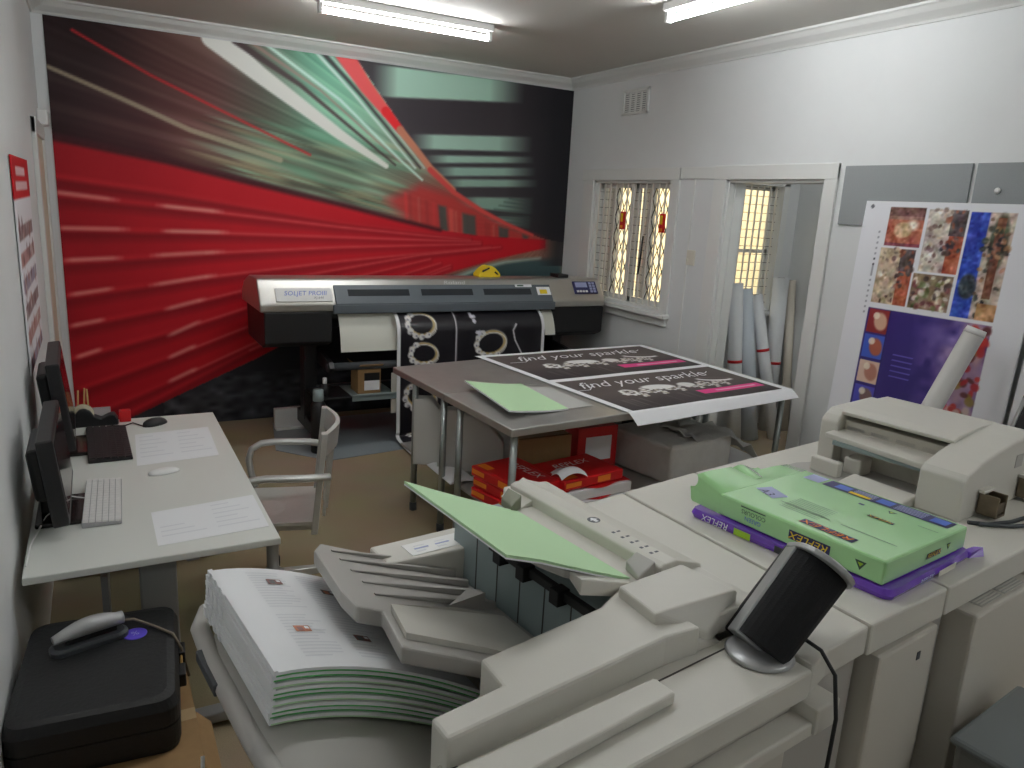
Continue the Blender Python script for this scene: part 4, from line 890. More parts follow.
# ------------------------------------------------------------------ black case on a carton beside the desk
F = Matrix.Translation((-0.06, 2.12, 0.425)) @ Matrix.Rotation(-0.08, 4, 'Z')
t = thing('shipping_carton', 'brown cardboard box on the floor under the black case', 'box', (-0.06, 2.0, 0))
MB().box(-0.255, 0.165, 1.66, 2.34, 0.0, 0.425, CARD).box(-0.255, 0.165, 1.97, 2.02, 0.425, 0.426, mat('packing tape', (176, 150, 112), 0.3)).build('carton_body', t, bevel=0.006)
MB().ext_y([(0.165, 0.425), (0.205, 0.38), (0.202, 0.375), (0.162, 0.419)], 1.68, 2.0, CARD).build('flap', t)
case = thing('black_case', 'black rectangular case with a rounded lid on the cardboard box', 'case', (-0.06, 2.12, 0.427), -0.08)
def rrect(w, l, r, n=6):
    P = []
    for cx, cy, a0 in ((w / 2 - r, l / 2 - r, 0), (-w / 2 + r, l / 2 - r, PI / 2), (-w / 2 + r, -l / 2 + r, PI), (w / 2 - r, -l / 2 + r, 1.5 * PI)):
        P += [(cx + r * math.cos(a0 + PI / 2 * k / n), cy + r * math.sin(a0 + PI / 2 * k / n)) for k in range(n + 1)]
    return P
R0 = rrect(.385, .50, .04); R1 = rrect(.395, .51, .045); R2 = rrect(.375, .49, .045)
CASEM = mat('black case leather', (20, 21, 23), 0.55, bump=0.15, scale=90)
MB(F).loft([[(x, y, .002) for x, y in R0], [(x, y, .02) for x, y in R1], [(x, y, .075) for x, y in R1]], CASEM).build('case_base', case)
MB(F).loft([[(x, y, .08) for x, y in R1], [(x, y, .125) for x, y in R1], [(x, y, .15) for x, y in R2], [(x * .9, y * .92, .154) for x, y in R2]], CASEM).build('case_lid', case)
MB(F).loft([[(x * .985, y * .985, .074) for x, y in R1], [(x * .985, y * .985, .081) for x, y in R1]], BLACKM).build('case_seam', case)
b = MB(F)
for y in (-.05, .06): b.box(.196, .215, y - .03, y + .03, .07, .11, BLACK)
b.box(.2, .208, -.02, .03, .075, .105, mat('brass', (190, 150, 80), 0.3, 0.8))
b.build('latch', case, bevel=0.004)
MB(F).lathe([(.032, 0), (.032, .001), (.028, .0015)], (.085, .10, .154), mat('violet sticker', (88, 70, 196), 0.4), 24).text('%', .03, (.085, .10, .1562), (1, .3, 0), (-.3, 1, 0), LILAC).build('round_sticker', case)
t = thing('hand_scanner', 'silver and grey handheld device with a cord on top of the black case', 'device', (-0.09, 2.19, 0.581))
G_ = F @ Matrix.Translation((-.03, .09, .155)) @ Matrix.Rotation(0.35, 4, 'Z')
def hs(u):
    return .016 + .006 * math.sin(u * PI), .018 + .03 * math.sin(min(1, u * 1.1) * PI * .8)
rings = []
for k in range(13):
    u = k / 12; w, h = hs(u); x = -.09 + .18 * u
    rings.append([(x, w * 1.2 * math.cos(a), .03 + h * .55 + h * .5 * math.sin(a)) for a in (2 * PI * q / 14 for q in range(14))])
MB(G_).loft(rings, SILVER, True).build('grip', t)
MB(G_).loft([[(x * s_, y * s_, z) for x, y in rrect(.2, .07, .03)] for z, s_ in ((0, 1), (.012, 1.0), (.02, .9))], DKGREY).build('cradle', t)
MB(G_).box(-.06, .07, -.012, .012, .018, .04, BLACKM).build('trigger_recess', t, bevel=0.004)
tag(MB(F).tube([(.045, .135, .185), (.08, .15, .175), (.13, .12, .162), (.185, .06, .158), (.205, .04, .12), (.222, .03, .03)], .004, mat('braided cord', (120, 108, 92), 0.6), 8).build('device_cord'), 'braided cord from the handheld device across the black case', 'cord')
# ------------------------------------------------------------------ the copier line: u along it, v towards the wall, z up
ANG = math.radians(7)
CO = Matrix.Translation((1.0, 0.85, 0)) @ Matrix.Rotation(ANG, 4, 'Z')
def at(u, v, z=0.0): return CO @ Vector((u, v, z))
def cthing(name, label, cat, u, v, z=0.0, rot=0.0, group=None):
    p = at(u, v, z); return thing(name, label, cat, p, ANG + rot, group)

# --- finisher
fin = cthing('paper_finisher', 'big warm grey finisher with output trays at the near end of the copier', 'finisher', -0.25, 0.4)
MB(CO).box(-.33, .09, .09, .86, .06, .84, BEIGE).build('cabinet', fin, bevel=0.01)
# plateau over the front
top = [(-.597, .066), (-.122, .086), (-.038, .076), (-.040, .148), (-.06, .271), (-.155, .229), (-.449, .205), (-.458, .128), (-.595, .118)]
MB(CO).prism(top, 0.985, 1.10, BEIGE2).build('top_cover', fin, bevel=0.006)
MB(CO).loft([[(-.122, .086, 1.0), (-.122, .086, 1.10), (-.06, .20, 1.10), (-.06, .20, 1.0)], [(.03, .078, 1.0), (.03, .078, 1.046), (.05, .16, 1.05), (.05, .16, 1.0)]], BEIGE2).build('sloped_shoulder', fin, bevel=0.004)
MB(CO).box(-.605, .107, -.074, .086, .985, 1.045, BEIGE2).build('front_ledge', fin, bevel=0.006)
MB(CO).prism([(-.625, -.022), (-.19, -.004), (-.19, .046), (-.62, .046)], 1.045, 1.067, BEIGE2).build('raised_bar', fin, bevel=0.004)
MB(CO).lathe([(.006, 0), (.0075, .001), (.0075, .0015), (.004, .0018)], (-.585, .064, 1.045), DKGREY, 14).build('screw_hole', fin)
MB(CO).prism([(-.19, .052), (.03, .058), (.03, .061), (-.19, .055)], 1.045, 1.0462, SEAM).build('panel_gap', fin)
MB(CO).box(-.595, .10, -.05, .08, .10, .985, BEIGE).build('front_panel', fin, bevel=0.008)
MB(CO).box(-.40, .115, -.098, -.05, .925, .955, BEIGE2).build('lower_step', fin, bevel=0.005)
MB(CO).box(.09, .165, -.105, -.02, .93, .985, BEIGE2).build('hinge_block', fin, bevel=0.005)
MB(CO).box(-.605, -.585, .0, .12, .60, .985, BEIGE).build('side_panel', fin, bevel=0.006)
# rear strip with panel
MB(CO).prism([(-.345, .765), (-.07, .745), (.02, .82), (.02, .87), (-.34, .87)], .86, 1.0, BEIGE2).build('rear_strip', fin, bevel=0.006)
b = MB(CO).box(-.27, -.06, .772, .835, 1.0, 1.0015, WHITEP)
for k in range(3):
    b.box(-.25 + k * .06, -.225 + k * .06, .785, .792, 1.0015, 1.002, LINK); b.box(-.245 + k * .06, -.215 + k * .06, .815, .818, 1.0015, 1.002, LINK)
    b.text(('STAPLE', 'FOLD', 'PUNCH')[k], .012, (-.233 + k * .06, .803, 1.0022), (1, 0, 0), (0, 1, 0), INK) if False else b.box(-.25 + k * .06, -.21 + k * .06, .799, .805, 1.0015, 1.002, LILAC)
b.build('instruction_label', fin)
# inner wall with guide seams
b = MB(CO).box(-.135, .0, .215, .80, .84, 1.075, TEAL)
for v in (.33, .42, .51, .60, .69): b.box(-.136, -.135, v, v + .004, .86, 1.06, SEAM)
b.build('inner_wall', fin, bevel=0.003)
b = MB(CO).use(BLACK).box(-.152, -.135, .25, .62, 1.055, 1.075)
for v in (.34, .46, .55): b.box(-.168, -.135, v, v + .03, 1.045, 1.08)
b.build('exit_rollers', fin, bevel=0.002)
b = MB(CO).use(BLACKM).box(-.36, -.33, .13, .62, .74, .83)
for k in range(6): b.box(-.375, -.355, .15 + k * .075, .185 + k * .075, .76, .82)
b.box(-.40, -.33, .125, .15, .76, .97)
b.build('lower_exit', fin, bevel=0.003)
# upper tray, sloping up to the left
def tz(u): return 0.918 + (-.14 - u) * 0.40
outl = [(-.14, .25), (-.36, .30), (-.525, .345), (-.492, .49), (-.542, .50), (-.545, .57), (-.53, .68), (-.515, .79), (-.48, .845), (-.14, .80)]
ut = MB(CO).prism(outl, [tz(p[0]) - .038 for p in outl], [tz(p[0]) for p in outl], GREYP).build('upper_tray', fin, bevel=0.006)
pad = [(-.16, .30), (-.35, .34), (-.50, .375), (-.468, .50), (-.30, .52), (-.16, .53)]
MB(CO).prism(pad, [tz(p[0]) for p in pad], [tz(p[0]) + (.014 if p[0] < -.2 else .002) for p in pad], BEIGE2).build('raised_pad', ut, bevel=0.005)
for v in (.57, .63, .69, .75, .80):
    r = [(-.16, v - .006), (-.47, v - .004), (-.47, v + .004), (-.16, v + .006)]
    MB(CO).prism(r, [tz(p[0]) for p in r], [tz(p[0]) + (.004 if p[0] < -.3 else .02) for p in r], GREYP).build('tray_rib', ut, bevel=0.002)
MB(CO).prism([(-.20, .555), (-.30, .55), (-.22, .60)], [tz(-.2), tz(-.3), tz(-.22)], [tz(-.2) + .045, tz(-.3) + .004, tz(-.22) + .03], GREYP).build('paper_stop', ut)
# lower tray under the booklets, built from a curved shell
def lz(u):
    s = min(1.0, max(0.0, (u + .745) / .40))
    return .932 - .155 * s ** 1.7
def lowt(s, q):
    u = -.33 - .43 * s; v = .10 + .84 * q
    e = abs(q - .5) * 2; cut = .09 * max(0, s - .7) / .3 * max(0, e - .55) / .45
    return (u + cut, v, lz(u) - .02 * max(0, s - .92) / .08)
MB(CO).surf(lowt, 16, 16, 0.03, GREYP).build('lower_tray', fin)
lt_ = fin.children[-1]
MB(CO).loft([[(-.36, .2, .73), (-.36, .85, .73), (-.36, .8, .55), (-.36, .25, .55)], [(-.68, .25, .875), (-.68, .8, .875), (-.64, .72, .78), (-.64, .3, .78)]], BEIGE2).build('tray_support', lt_, bevel=0.012)
MB(CO).tube([(u, v, .905) for u, v in ((-.66, .945), (-.72, .925), (-.750, .86), (-.760, .70), (-.760, .45), (-.750, .2), (-.72, .11), (-.66, .095))], .020, GREYP, 12).build('tray_rim', lt_)
MB(CO).box(-.783, -.765, .62, .76, .893, .918, DKGREY).build('grip_recess', lt_, bevel=0.003)
# --- booklets: fanned stack in the lower tray
NBK = 9
def booklet_fn(k, sh):
    def fn(s, q):
        u = -.735 + .40 * s; v0, v1 = .43, .86
        n = .003 + k * .0118 + sh
        zc = .934 - .155 * s ** 1.7
        sx = .0015 * math.sin(k * 5)
        vv = v0 + (v1 - v0) * q + .003 * math.sin(k * 2.1)
        return (u + sx + n * .10, vv - .05 * s, zc + n)
    return fn
for k in range(NBK):
    last = k == NBK - 1
    p0 = CO @ Vector(booklet_fn(k, 0)(0.5, 0.5))
    t = thing('comb_bound_booklet', 'x', 'booklet', p0, ANG, 'white and green booklets in the lower tray')
    names = ['lowest', 'second lowest', 'third lowest', 'fourth lowest', 'middle one', 'fourth highest', 'third highest', 'second highest', 'topmost']
    t['label'] = ('topmost white page booklet with small colour photos in the finisher tray' if last else 'white booklet with green cover, %s of nine in the finisher tray' % names[k])
    MB(CO).surf(booklet_fn(k, .0086), 14, 8, 0.0058, PAPER).build('pages', t)
    MB(CO).surf(booklet_fn(k, .0026), 14, 8, 0.0030, GREENE if k % 3 else GREENP).build('cover', t)
    cb = MB(CO); fn = booklet_fn(k, 0.0)
    for q in range(24):
        p0_, p1_ = Vector(fn(0, q / 24)), Vector(fn(0, (q + 1) / 24)); bump = .0025 if (q > 16 and q % 2) else 0.0
        cb.box(p0_.x - .003 - bump, p0_.x + .004, p0_.y, p1_.y, p0_.z + .0004, p0_.z + .0117, PAPER)
    cb.build('comb_binding', t)
    if last:
        b = MB(CO); f8 = booklet_fn(k, .0088)
        def patch(s0, s1, q0, q1, m, dz=0.0):
            n = 4; vs = [Vector(f8(s0 + (s1 - s0) * i / n, q)) + Vector((0, 0, .0006 + dz)) for i in range(n + 1) for q in (q0, q1)]
            b.add(vs, [(2 * i, 2 * i + 2, 2 * i + 3, 2 * i + 1) for i in range(n)], m)
        PH = [mat('photo brown', (120, 66, 58), 0.4), mat('photo grey', (74, 72, 76), 0.4), mat('photo rust', (176, 96, 50), 0.4)]
        for ci, s0 in enumerate((.16, .42, .68)):
            for r in range(30):
                q = .94 - r * .029
                if r in (14, 15): continue
                patch(s0, s0 + .20 * RNG.uniform(.6, 1), q - .011, q, LINK)
        for i, (s0, q0) in enumerate(((.24, .86), (.51, .80), (.20, .36), (.47, .30), (.74, .20), (.76, .70))):
            patch(s0, s0 + .075, q0 - .055, q0, PH[i % 3], .0004); patch(s0 + .012, s0 + .04, q0 - .05, q0 - .012, PH[(i + 1) % 3], .0006); patch(s0 + .05, s0 + .07, q0 - .03, q0 - .008, PAPER, .0006)
        b.build('printed_columns', t)

# --- sheet inserter on top of the finisher, holding green sheets
ins = cthing('sheet_inserter', 'pale grey sheet inserter unit mounted on the finisher holding green paper', 'paper feeder', 0.02, .45, 1.05)
MB(CO).prism([(-.055, .10), (.155, .085), (.185, .83), (.05, .85), (-.03, .72), (-.06, .30)], 1.05, 1.098, BEIGE2).build('feeder_base', ins, bevel=0.006)
MB(CO).ext_y([(.035, 1.09), (.035, 1.124), (.05, 1.13), (.085, 1.13), (.165, 1.102), (.168, 1.09)], .25, .80, BEIGE2).build('feed_head', ins, bevel=0.004)
MB(CO).prism([(.0, .70), (.085, .70), (.085, .81), (.0, .79)], 1.098, [1.10, 1.132, 1.132, 1.10], BEIGE2).build('rear_guide', ins, bevel=0.006)
MB(CO).prism([(-.045, .68), (.0, .70), (.0, .76), (-.035, .74)], 1.098, [1.12, 1.135, 1.135, 1.12], mat('olive grey plastic', (128, 130, 112), 0.5)).build('paper_guide', ins, bevel=0.003)
ka = [(-.095, .243, 1.122), (-.109, .127, 1.122), (.105, .109, 1.122), (.09, .243, 1.125)]
MB(CO).loft([[(x, y, 1.06) for x, y, z in ka], ka], BEIGE2).add([(-.109, .127, 1.122), (.105, .109, 1.122), (-.01, .082, 1.075), (-.109, .127, 1.06), (.105, .109, 1.06), (-.01, .082, 1.05)], [(0, 2, 1), (0, 3, 5, 2), (1, 2, 5, 4)], BEIGE2).build('front_housing', ins, bevel=0.005)
b = MB(CO).lathe([(.016, 0), (.016, .0006)], (.067, .50, 1.1302), INK, 20).add([(x + .012, y, 1.1312) for x, y in ((.05, .487), (.06, .487), (.06, .498), (.067, .498), (.055, .512), (.043, .498), (.05, .498))], [(0, 1, 2, 3, 4, 5, 6)], PAPER)
b.build('arrow_marking', ins); b = MB(CO)
for v in (.30, .33, .36, .39, .42): b.box(.056, .064, v, v + .008, 1.1301, 1.1304, INK).box(.07, .08, v, v + .006, 1.1301, 1.1304, INK)
b.build('guide_marking', ins)
TS = lambda u: 1.096 + (-.03 - u) * 0.42
trp = [(-.03, .285), (-.20, .29), (-.24, .33), (-.24, .62), (-.19, .68), (-.03, .71)]
MB(CO).prism(trp, [TS(p[0]) - .022 for p in trp], [TS(p[0]) - .004 for p in trp], GREYP).build('feed_tray', ins, bevel=0.004)
MB(CO).prism([(-.02, .268), (-.19, .25), (-.19, .287), (-.02, .29)], [TS(-.02) - .03, TS(-.19) - .04, TS(-.19) - .02, TS(-.02) - .02], [TS(-.02) + .004, TS(-.19) - .005, TS(-.19) - .004, TS(-.02) + .004], BEIGE2).build('side_guide', ins, bevel=0.003)
MB(CO).prism([(-.015, .265), (.03, .262), (.03, .32), (-.0, .32)], 1.098, [1.11, 1.135, 1.135, 1.118], GREYP).build('corner_guide', ins, bevel=0.003)
def green_fn(dz):
    def fn(s, q):
        u = -.005 - .362 * s; v = (.288 + (-.03) * s) + (.405 - .02 * s) * q
        return (u, v, TS(u) + dz + .012 * s * s - .03 * max(0, s - .75) * (1 - q) * 1.0)
    return fn
t = MB(CO).surf(green_fn(.008), 12, 10, .002, GREENP).build('green_sheets')
MB(CO).surf(green_fn(.0045), 12, 10, .002, GREENP).surf(green_fn(.002), 12, 10, .003, PAPER).build('sheets_below', t)
tag(t, 'pale green paper sheets sloping up out of the sheet inserter', 'paper')

# --- main copier body
cop = cthing('copier', 'long warm grey production copier running towards the photo panels', 'copier', .95, .35)
MB(CO).prism([(.112, -.070), (.19, -.053), (.343, -.050), (.405, .745), (.15, .73)], .985, 1.05, BEIGE2).build('bridge_unit', cop, bevel=0.006)
MB(CO).prism([(.352, -.050), (.668, -.056), (.74, .765), (.415, .748)], .975, 1.05, BEIGE2).build('middle_unit', cop, bevel=0.006)
MB(CO).prism([(.674, -.056), (1.95, -.062), (1.95, .79), (.746, .765)], .975, 1.05, BEIGE2).build('engine_top', cop, bevel=0.006)
MB(CO).box(.115, 1.95, .035, .73, .04, .98, BEIGE).build('engine_body', cop, bevel=0.008)
MB(CO).prism([(.405, -.046), (.412, -.046), (.43, .0), (.42, .0)], 1.05, 1.0503, SEAM).build('top_notch', cop) if False else None
d = MB(CO).box(.425, .69, -.045, .04, .06, .945, BEIGE).build('front_door', cop, bevel=0.008)
MB(CO).box(.60, .615, -.0465, -.045, .88, .90, DKGREY).build('door_catch', d)
d = MB(CO).box(.81, 1.18, -.078, .04, .06, .945, BEIGE).build('front_door', cop, bevel=0.008)
b = MB(CO)
for (u0, u1) in ((.87, .985), (1.0, 1.12)):
    b.box(u0, u1, -.062, .02, .945, .947, GREYP)
    for k in range(9): b.box(u0 + .004, u1 - .004, -.058 + k * .0085, -.0545 + k * .0085, .947, .9485, BEIGE2)
b.build('vent_grid', d)
MB(CO).box(.70, .80, -.005, .036, .06, .93, GREYP).build('front_recess', cop, bevel=0.004)
MB(CO).box(1.2, 1.90, -.05, .04, .06, .945, BEIGE).build('front_door', cop, bevel=0.008)
MB(CO).box(.13, .41, .0, .036, .06, .96, GREYP).build('lower_panel', cop, bevel=0.004)
# output / scanner tower on the engine
ou = MB(CO).ext_y([(1.10, 1.05), (1.10, 1.172), (1.115, 1.187), (1.20, 1.213), (1.30, 1.232), (1.42, 1.248), (1.54, 1.256), (1.56, 1.245), (1.56, 1.05)], .118, .245, BEIGE2).build('tower_end', cop, bevel=0.006)
MB(CO).box(1.30, 1.555, .245, .64, 1.05, 1.20, BEIGE).build('tower_body', cop, bevel=0.004)
MB(CO).ext_y([(1.27, 1.222), (1.265, 1.234), (1.30, 1.246), (1.45, 1.256), (1.55, 1.256), (1.565, 1.24), (1.565, 1.20), (1.42, 1.20)], .235, .60, BEIGE2).build('lid', cop, bevel=0.004)
b = MB(CO).prism([(1.165, .25), (1.40, .245), (1.40, .62), (1.20, .61)], 1.148, 1.166, BEIGE2)
for k in range(4): b.box(1.30, 1.39, .27 + k * .085, .34 + k * .085, 1.166, 1.185, GREYP)
b.build('output_shelf', cop, bevel=0.004)
MB(CO).box(1.185, 1.20, .27, .57, 1.136, 1.15, TEAL).build('shelf_lip', cop)
MB(CO).box(1.30, 1.305, .25, .62, 1.06, 1.145, SEAM).build('recess_back', cop)
MB(CO).ext_y([(1.25, 1.05), (1.25, 1.195), (1.27, 1.215), (1.30, 1.232), (1.555, 1.24), (1.555, 1.05)], .60, .66, BEIGE2).build('tower_back', cop, bevel=0.006)
MB(CO).prism([(1.06, .30), (1.30, .30), (1.30, .60), (1.14, .66), (1.0, .66)], 1.0502, 1.0515, GREYP).build('tray_floor', cop)
MB(CO).prism([(1.03, .245), (1.12, .245), (1.13, .45), (1.04, .45)], 1.05, [1.075, 1.085, 1.085, 1.075], BEIGE2).build('tray_step', cop, bevel=0.005)
b = MB(CO).box(1.12, 1.15, .50, .60, 1.05, 1.10, BEIGE2).box(1.20, 1.27, .47, .53, 1.05, 1.105, BEIGE2).box(1.15, 1.20, .53, .57, 1.05, 1.07, GREYP)
b.build('tray_guides', cop, bevel=0.006)
MB(CO).prism([(1.9, .12), (1.91, .12), (1.91, .6), (1.9, .6)], 1.262, 1.264, PURPLE) if False else None
# lever brackets on the tower front
BRASS = mat('bronze metal', (128, 116, 98), 0.35, 0.7, noise=0.15, scale=40)
for u in (1.19, 1.46):
    b = MB(CO).box(u, u + .07, .098, .118, 1.125, 1.135, BEIGE2).box(u + .005, u + .062, .06, .115, 1.062, 1.068, BRASS).box(u + .005, u + .010, .06, .115, 1.062, 1.125, BRASS).box(u + .057, u + .062, .06, .115, 1.062, 1.125, BRASS).box(u + .005, u + .062, .108, .115, 1.062, 1.13, BRASS).box(u + .012, u + .055, .062, .066, 1.075, 1.105, BRASS)
    b.build('metal_bracket', cop, bevel=0.003)
MB(CO).box(1.42, 1.47, .1165, .118, 1.16, 1.20, GREYP).build('latch_slot', cop)

# --- green ream and purple pack
def pack(u, v, z, rot, lu, lv, h): return CO @ Matrix.Translation((u, v, z)) @ Matrix.Rotation(rot, 4, 'Z')
t = cthing('purple_paper_pack', 'shiny purple wrapped paper pack under the green ream on the copier', 'paper', .665, .26, 1.05, .03)
F = pack(.665, .26, 1.05, .03, .39, .53, .03)
rr_ = [(x + .004 * math.sin(y * 40), y) for x, y in rrect(.40, .545, .02)]
b = MB(F).loft([[(x, y, .001) for x, y in rr_], [(x * 1.02, y * 1.02, .012) for x, y in rr_], [(x, y, .026) for x, y in rr_]], PURPLE)
b.build('wrapped_pack', t)
b = MB(F)
b.text('REFLEX', .026, (-.2075, .19, .014), (0, 1, 0), (0, 0, -1), PAPER, .2); b.build('side_lettering', t)
for k, y in enumerate((.08, -.04, -.16)): MB(F).decal((-.2078, y + .05, .004), (0, -1, 0), (0, 0, 1), .05, .018, LIME if k != 1 else DKGREY).build('side_marking', t)
b = MB(F)
b.text('REFLEX', .02, (-.04, -.281, .014), (1, 0, 0), (0, 0, 1), LILAC, .2); b.decal((.02, -.2815, .004), (1, 0, 0), (0, 0, 1), .09, .016, CREAMK)
b.build('end_print', t)
MB(F).loft([[(.19, -.28, .008), (.20, -.28, .02), (.20, -.26, .02), (.19, -.26, .008)], [(.225, -.30, .012), (.238, -.29, .03), (.235, -.27, .025), (.225, -.27, .012)]], PURPLE).build('wrapper_ear', t)
t = cthing('green_paper_ream', 'open ended green wrapped paper ream on top of the purple pack', 'paper', .672, .255, 1.078, 0.0)
F = pack(.672, .255, 1.078, 0.0, .385, .48, .058)
w, l, h = .388, .455, .058
yb = -.252
b = MB(F).box(-w / 2, w / 2, yb, yb + l, 0, h, WRAPG)
b.build('wrapped_ream', t, bevel=0.005)
# open flared end of the wrapper
ye = yb + l
def flare(s, q):
    base = [(-w / 2, .002), (-w / 2, h), (w / 2, h), (w / 2, .002)]
    k = s * 3; i = min(2, int(k)); f = k - i
    x = base[i][0] * (1 - f) + base[i + 1][0] * f; z = base[i][1] * (1 - f) + base[i + 1][1] * f
    return (x * (1 + .05 * q), ye - .004 + .085 * q + .012 * q * math.sin(s * 17), z + q * (.006 * math.sin(s * 23) + (.02 * (s < .5) - .012 * (s > .5)) + .004) * (1 if z > .01 else .3))
MB(F).surf(flare, 36, 6, .0015, WRAPG).build('loose_wrapper_end', t)
MB(F).surf(lambda s, q: (-.05 + .14 * s, ye + .02 + .07 * q, h - .01 + .012 * math.sin(s * 5) + .018 * q), 10, 6, .0012, WRAPG).build('torn_flap', t)
zt = h + .0009; b = MB(F)
U = (0, 1, 0); 
b.decal((w / 2 - .012, yb + .02, zt), (0, 1, 0), (-1, 0, 0), .34, .055, NAVY)
for y0 in (.03, .17, .29): b.decal((w / 2 - .02, yb + y0, zt + .0003), (0, 1, 0), (-1, 0, 0), .04, .035, BLUE)
for k in range(5):
    b.decal((w / 2 - .018 - k * .009, yb + .085, zt + .0003), (0, 1, 0), (-1, 0, 0), .075, .004, LILAC); b.decal((w / 2 - .018 - k * .009, yb + .22, zt + .0003), (0, 1, 0), (-1, 0, 0), .06, .004, LILAC)
b.decal((w / 2 - .045, yb + .225, zt + .0006), (0, 1, 0), (-1, 0, 0), .06, .016, YEL)
b.decal((w / 2 - .012, yb + .37, zt), (0, 1, 0), (-1, 0, 0), .05, .055, LILAC)
b.decal((-.05, yb + .345, zt), (.35, 1, 0), (-1, .35, 0), .075, .05, LILAC); b.text('A3', .04, (-.075, yb + .395, zt + .0004), (-.35, -1, 0), (1, -.35, 0), NAVY)
def logo(c, ex, ey, s, m=YEL):
    c, ex, ey = Vector(c), Vector(ex).normalized(), Vector(ey).normalized(); n = ex.cross(ey) * .0002
    b.decal(c - ex * s - ey * s * .21, ex, ey, s * 2, s * .42, NAVY); b.text('REFLEX', s * .46, c + n * 3, ex, ey, m, .25, 1.25)
def tri(c, ex, ey, s):
    c, ex, ey = Vector(c), Vector(ex).normalized(), Vector(ey).normalized(); n = ex.cross(ey) * .0003
    b.add([c - ex * s + ey * s * .6, c - ey * s, c + ex * s + ey * s * .6], [(0, 1, 2)], INKG); b.add([c - ex * s * .5 + ey * s * .3 + n, c - ey * s * .4 + n, c + ex * s * .5 + ey * s * .3 + n], [(0, 1, 2)], LIME)
logo((-.155, yb + .165, zt), (0, 1, 0), (-1, 0, 0), .07, ORANGE)
logo((.03, yb + .135, zt), (0, 1, 0), (-1, 0, 0), .033)
tri((.10, yb + .145, zt), (0, -1, 0), (1, 0, 0), .012); b.decal((.09, yb + .21, zt), (0, 1, 0), (-1, 0, 0), .015, .01, NAVY)
for k in range(9): b.decal((-.03 - k * .011, yb + .215, zt), (0, 1, 0), (-1, 0, 0), .11, .0018, INKG)
for k, y in enumerate((.03, .20)): b.decal((-.09, yb + y, zt), (0, 1, 0), (-1, 0, 0), .14, .0025, INKG); b.decal((.08 - .05 * k, yb + y * .6, zt), (0, 1, 0), (-1, 0, 0), .05, .002, INKG)
b.build('top_print', t); b = MB(F)
xs = -w / 2 - .0009
b.text('COLOURS', .016, (xs, yb + .345, h * .62), (0, 1, 0), (0, 0, -1), INKG); b.text('GREEN', .016, (xs, yb + .345, h * .34), (0, 1, 0), (0, 0, -1), BLUE); b.decal((xs, yb + .31, h * .8), (0, 1, 0), (0, 0, 1), .075, .003, INKG)
b.build('side_lettering', t); b = MB(F); logo((xs, yb + .185, h * .5), (0, 1, 0), (0, 0, -1), .055)
b.build('side_logo', t); b = MB(F); tri((xs, yb + .055, h * .5), (0, -1, 0), (0, 0, 1), .014); b.build('triangle_logo', t); b = MB(F)
ys = yb - .0009
logo((.03, ys, h * .42), (1, 0, 0), (0, 0, 1), .034); tri((.10, ys, h * .5), (1, 0, 0), (0, 0, 1), .011)
b.build('end_print', t)

# --- leaning speaker and its cable
t = cthing('desktop_speaker', 'small tilted black and silver speaker on the copier edge', 'speaker', .065, .012, 1.0462)
a_ = Vector((.052, .012, 1.050)); b_ = Vector((.208, -.004, 1.205)); zx = (b_ - a_).normalized()
xx = Vector((1, 0, 0)); yy = zx.cross(xx).normalized(); xx = yy.cross(zx).normalized()
ta = math.radians(46); xx, yy = xx * math.cos(ta) - yy * math.sin(ta), yy * math.cos(ta) + xx * math.sin(ta)
SF = CO @ Matrix(((xx.x, yy.x, zx.x, a_.x), (xx.y, yy.y, zx.y, a_.y), (xx.z, yy.z, zx.z, a_.z), (0, 0, 0, 1)))
LS = (b_ - a_).length
def dsec(w, d, n=12): return [(-w / 2, d * .35), (-w / 2, -d * .05)] + [(w / 2 * -math.cos(PI * k / n), -d * .05 - d * .55 * math.sin(PI * k / n)) for k in range(1, n)] + [(w / 2, -d * .05), (w / 2, d * .35)]
def body(w0, w1, d, z0, z1, m, sy=0): return MB(SF).loft([[(x, y + sy, z) for x, y in dsec(w, d)] for w, z in ((w0, z0), (w1, z1))], m)
body(.105, .115, .088, .012, LS - .012, CLOTH).build('grille', t)
MB(SF).loft([[(x * 1.02, y, z) for x, y in ((-w / 2, .05), (-w / 2 - .002, .02), (-w / 2 - .002, -.002), (-w / 2 + .008, -.006), (w / 2 - .008, -.006), (w / 2 + .002, -.002), (w / 2 + .002, .02), (w / 2, .05))] for w, z in ((.108, .006), (.118, LS - .006))], SILVER).build('silver_band', t, bevel=0.003)
MB(SF).box(-.058, .058, .05, .068, .004, LS - .002, BLACK).build('rear_shell', t, bevel=0.006)
MB(SF).loft([[(x * 1.08, y * 1.1, z) for x, y in dsec(.118, .11)] for z in (LS - .012, LS)], SILVER).build('top_cap', t, bevel=0.003)
MB(SF).box(-.03, .02, .012, .05, LS, LS + .003, DKGREY).build('control_pad', t, bevel=0.002)
MB(CO).lathe([(.062, 0), (.065, .003), (.06, .009), (.03, .012)], (.062, .012, 1.0462), SILVER, 28).build('foot', t)
tag(MB(CO).tube([(.125, -.03, 1.085), (.14, -.065, 1.07), (.128, -.105, 1.045), (.118, -.125, .97), (.105, -.13, .86), (.06, -.12, .74), (.02, -.125, .60), (.01, -.12, .3), (.05, -.13, .03)], .004, BLACK, 8).build('speaker_cable'), 'black cable hanging from the tilted speaker down the copier front', 'cable')
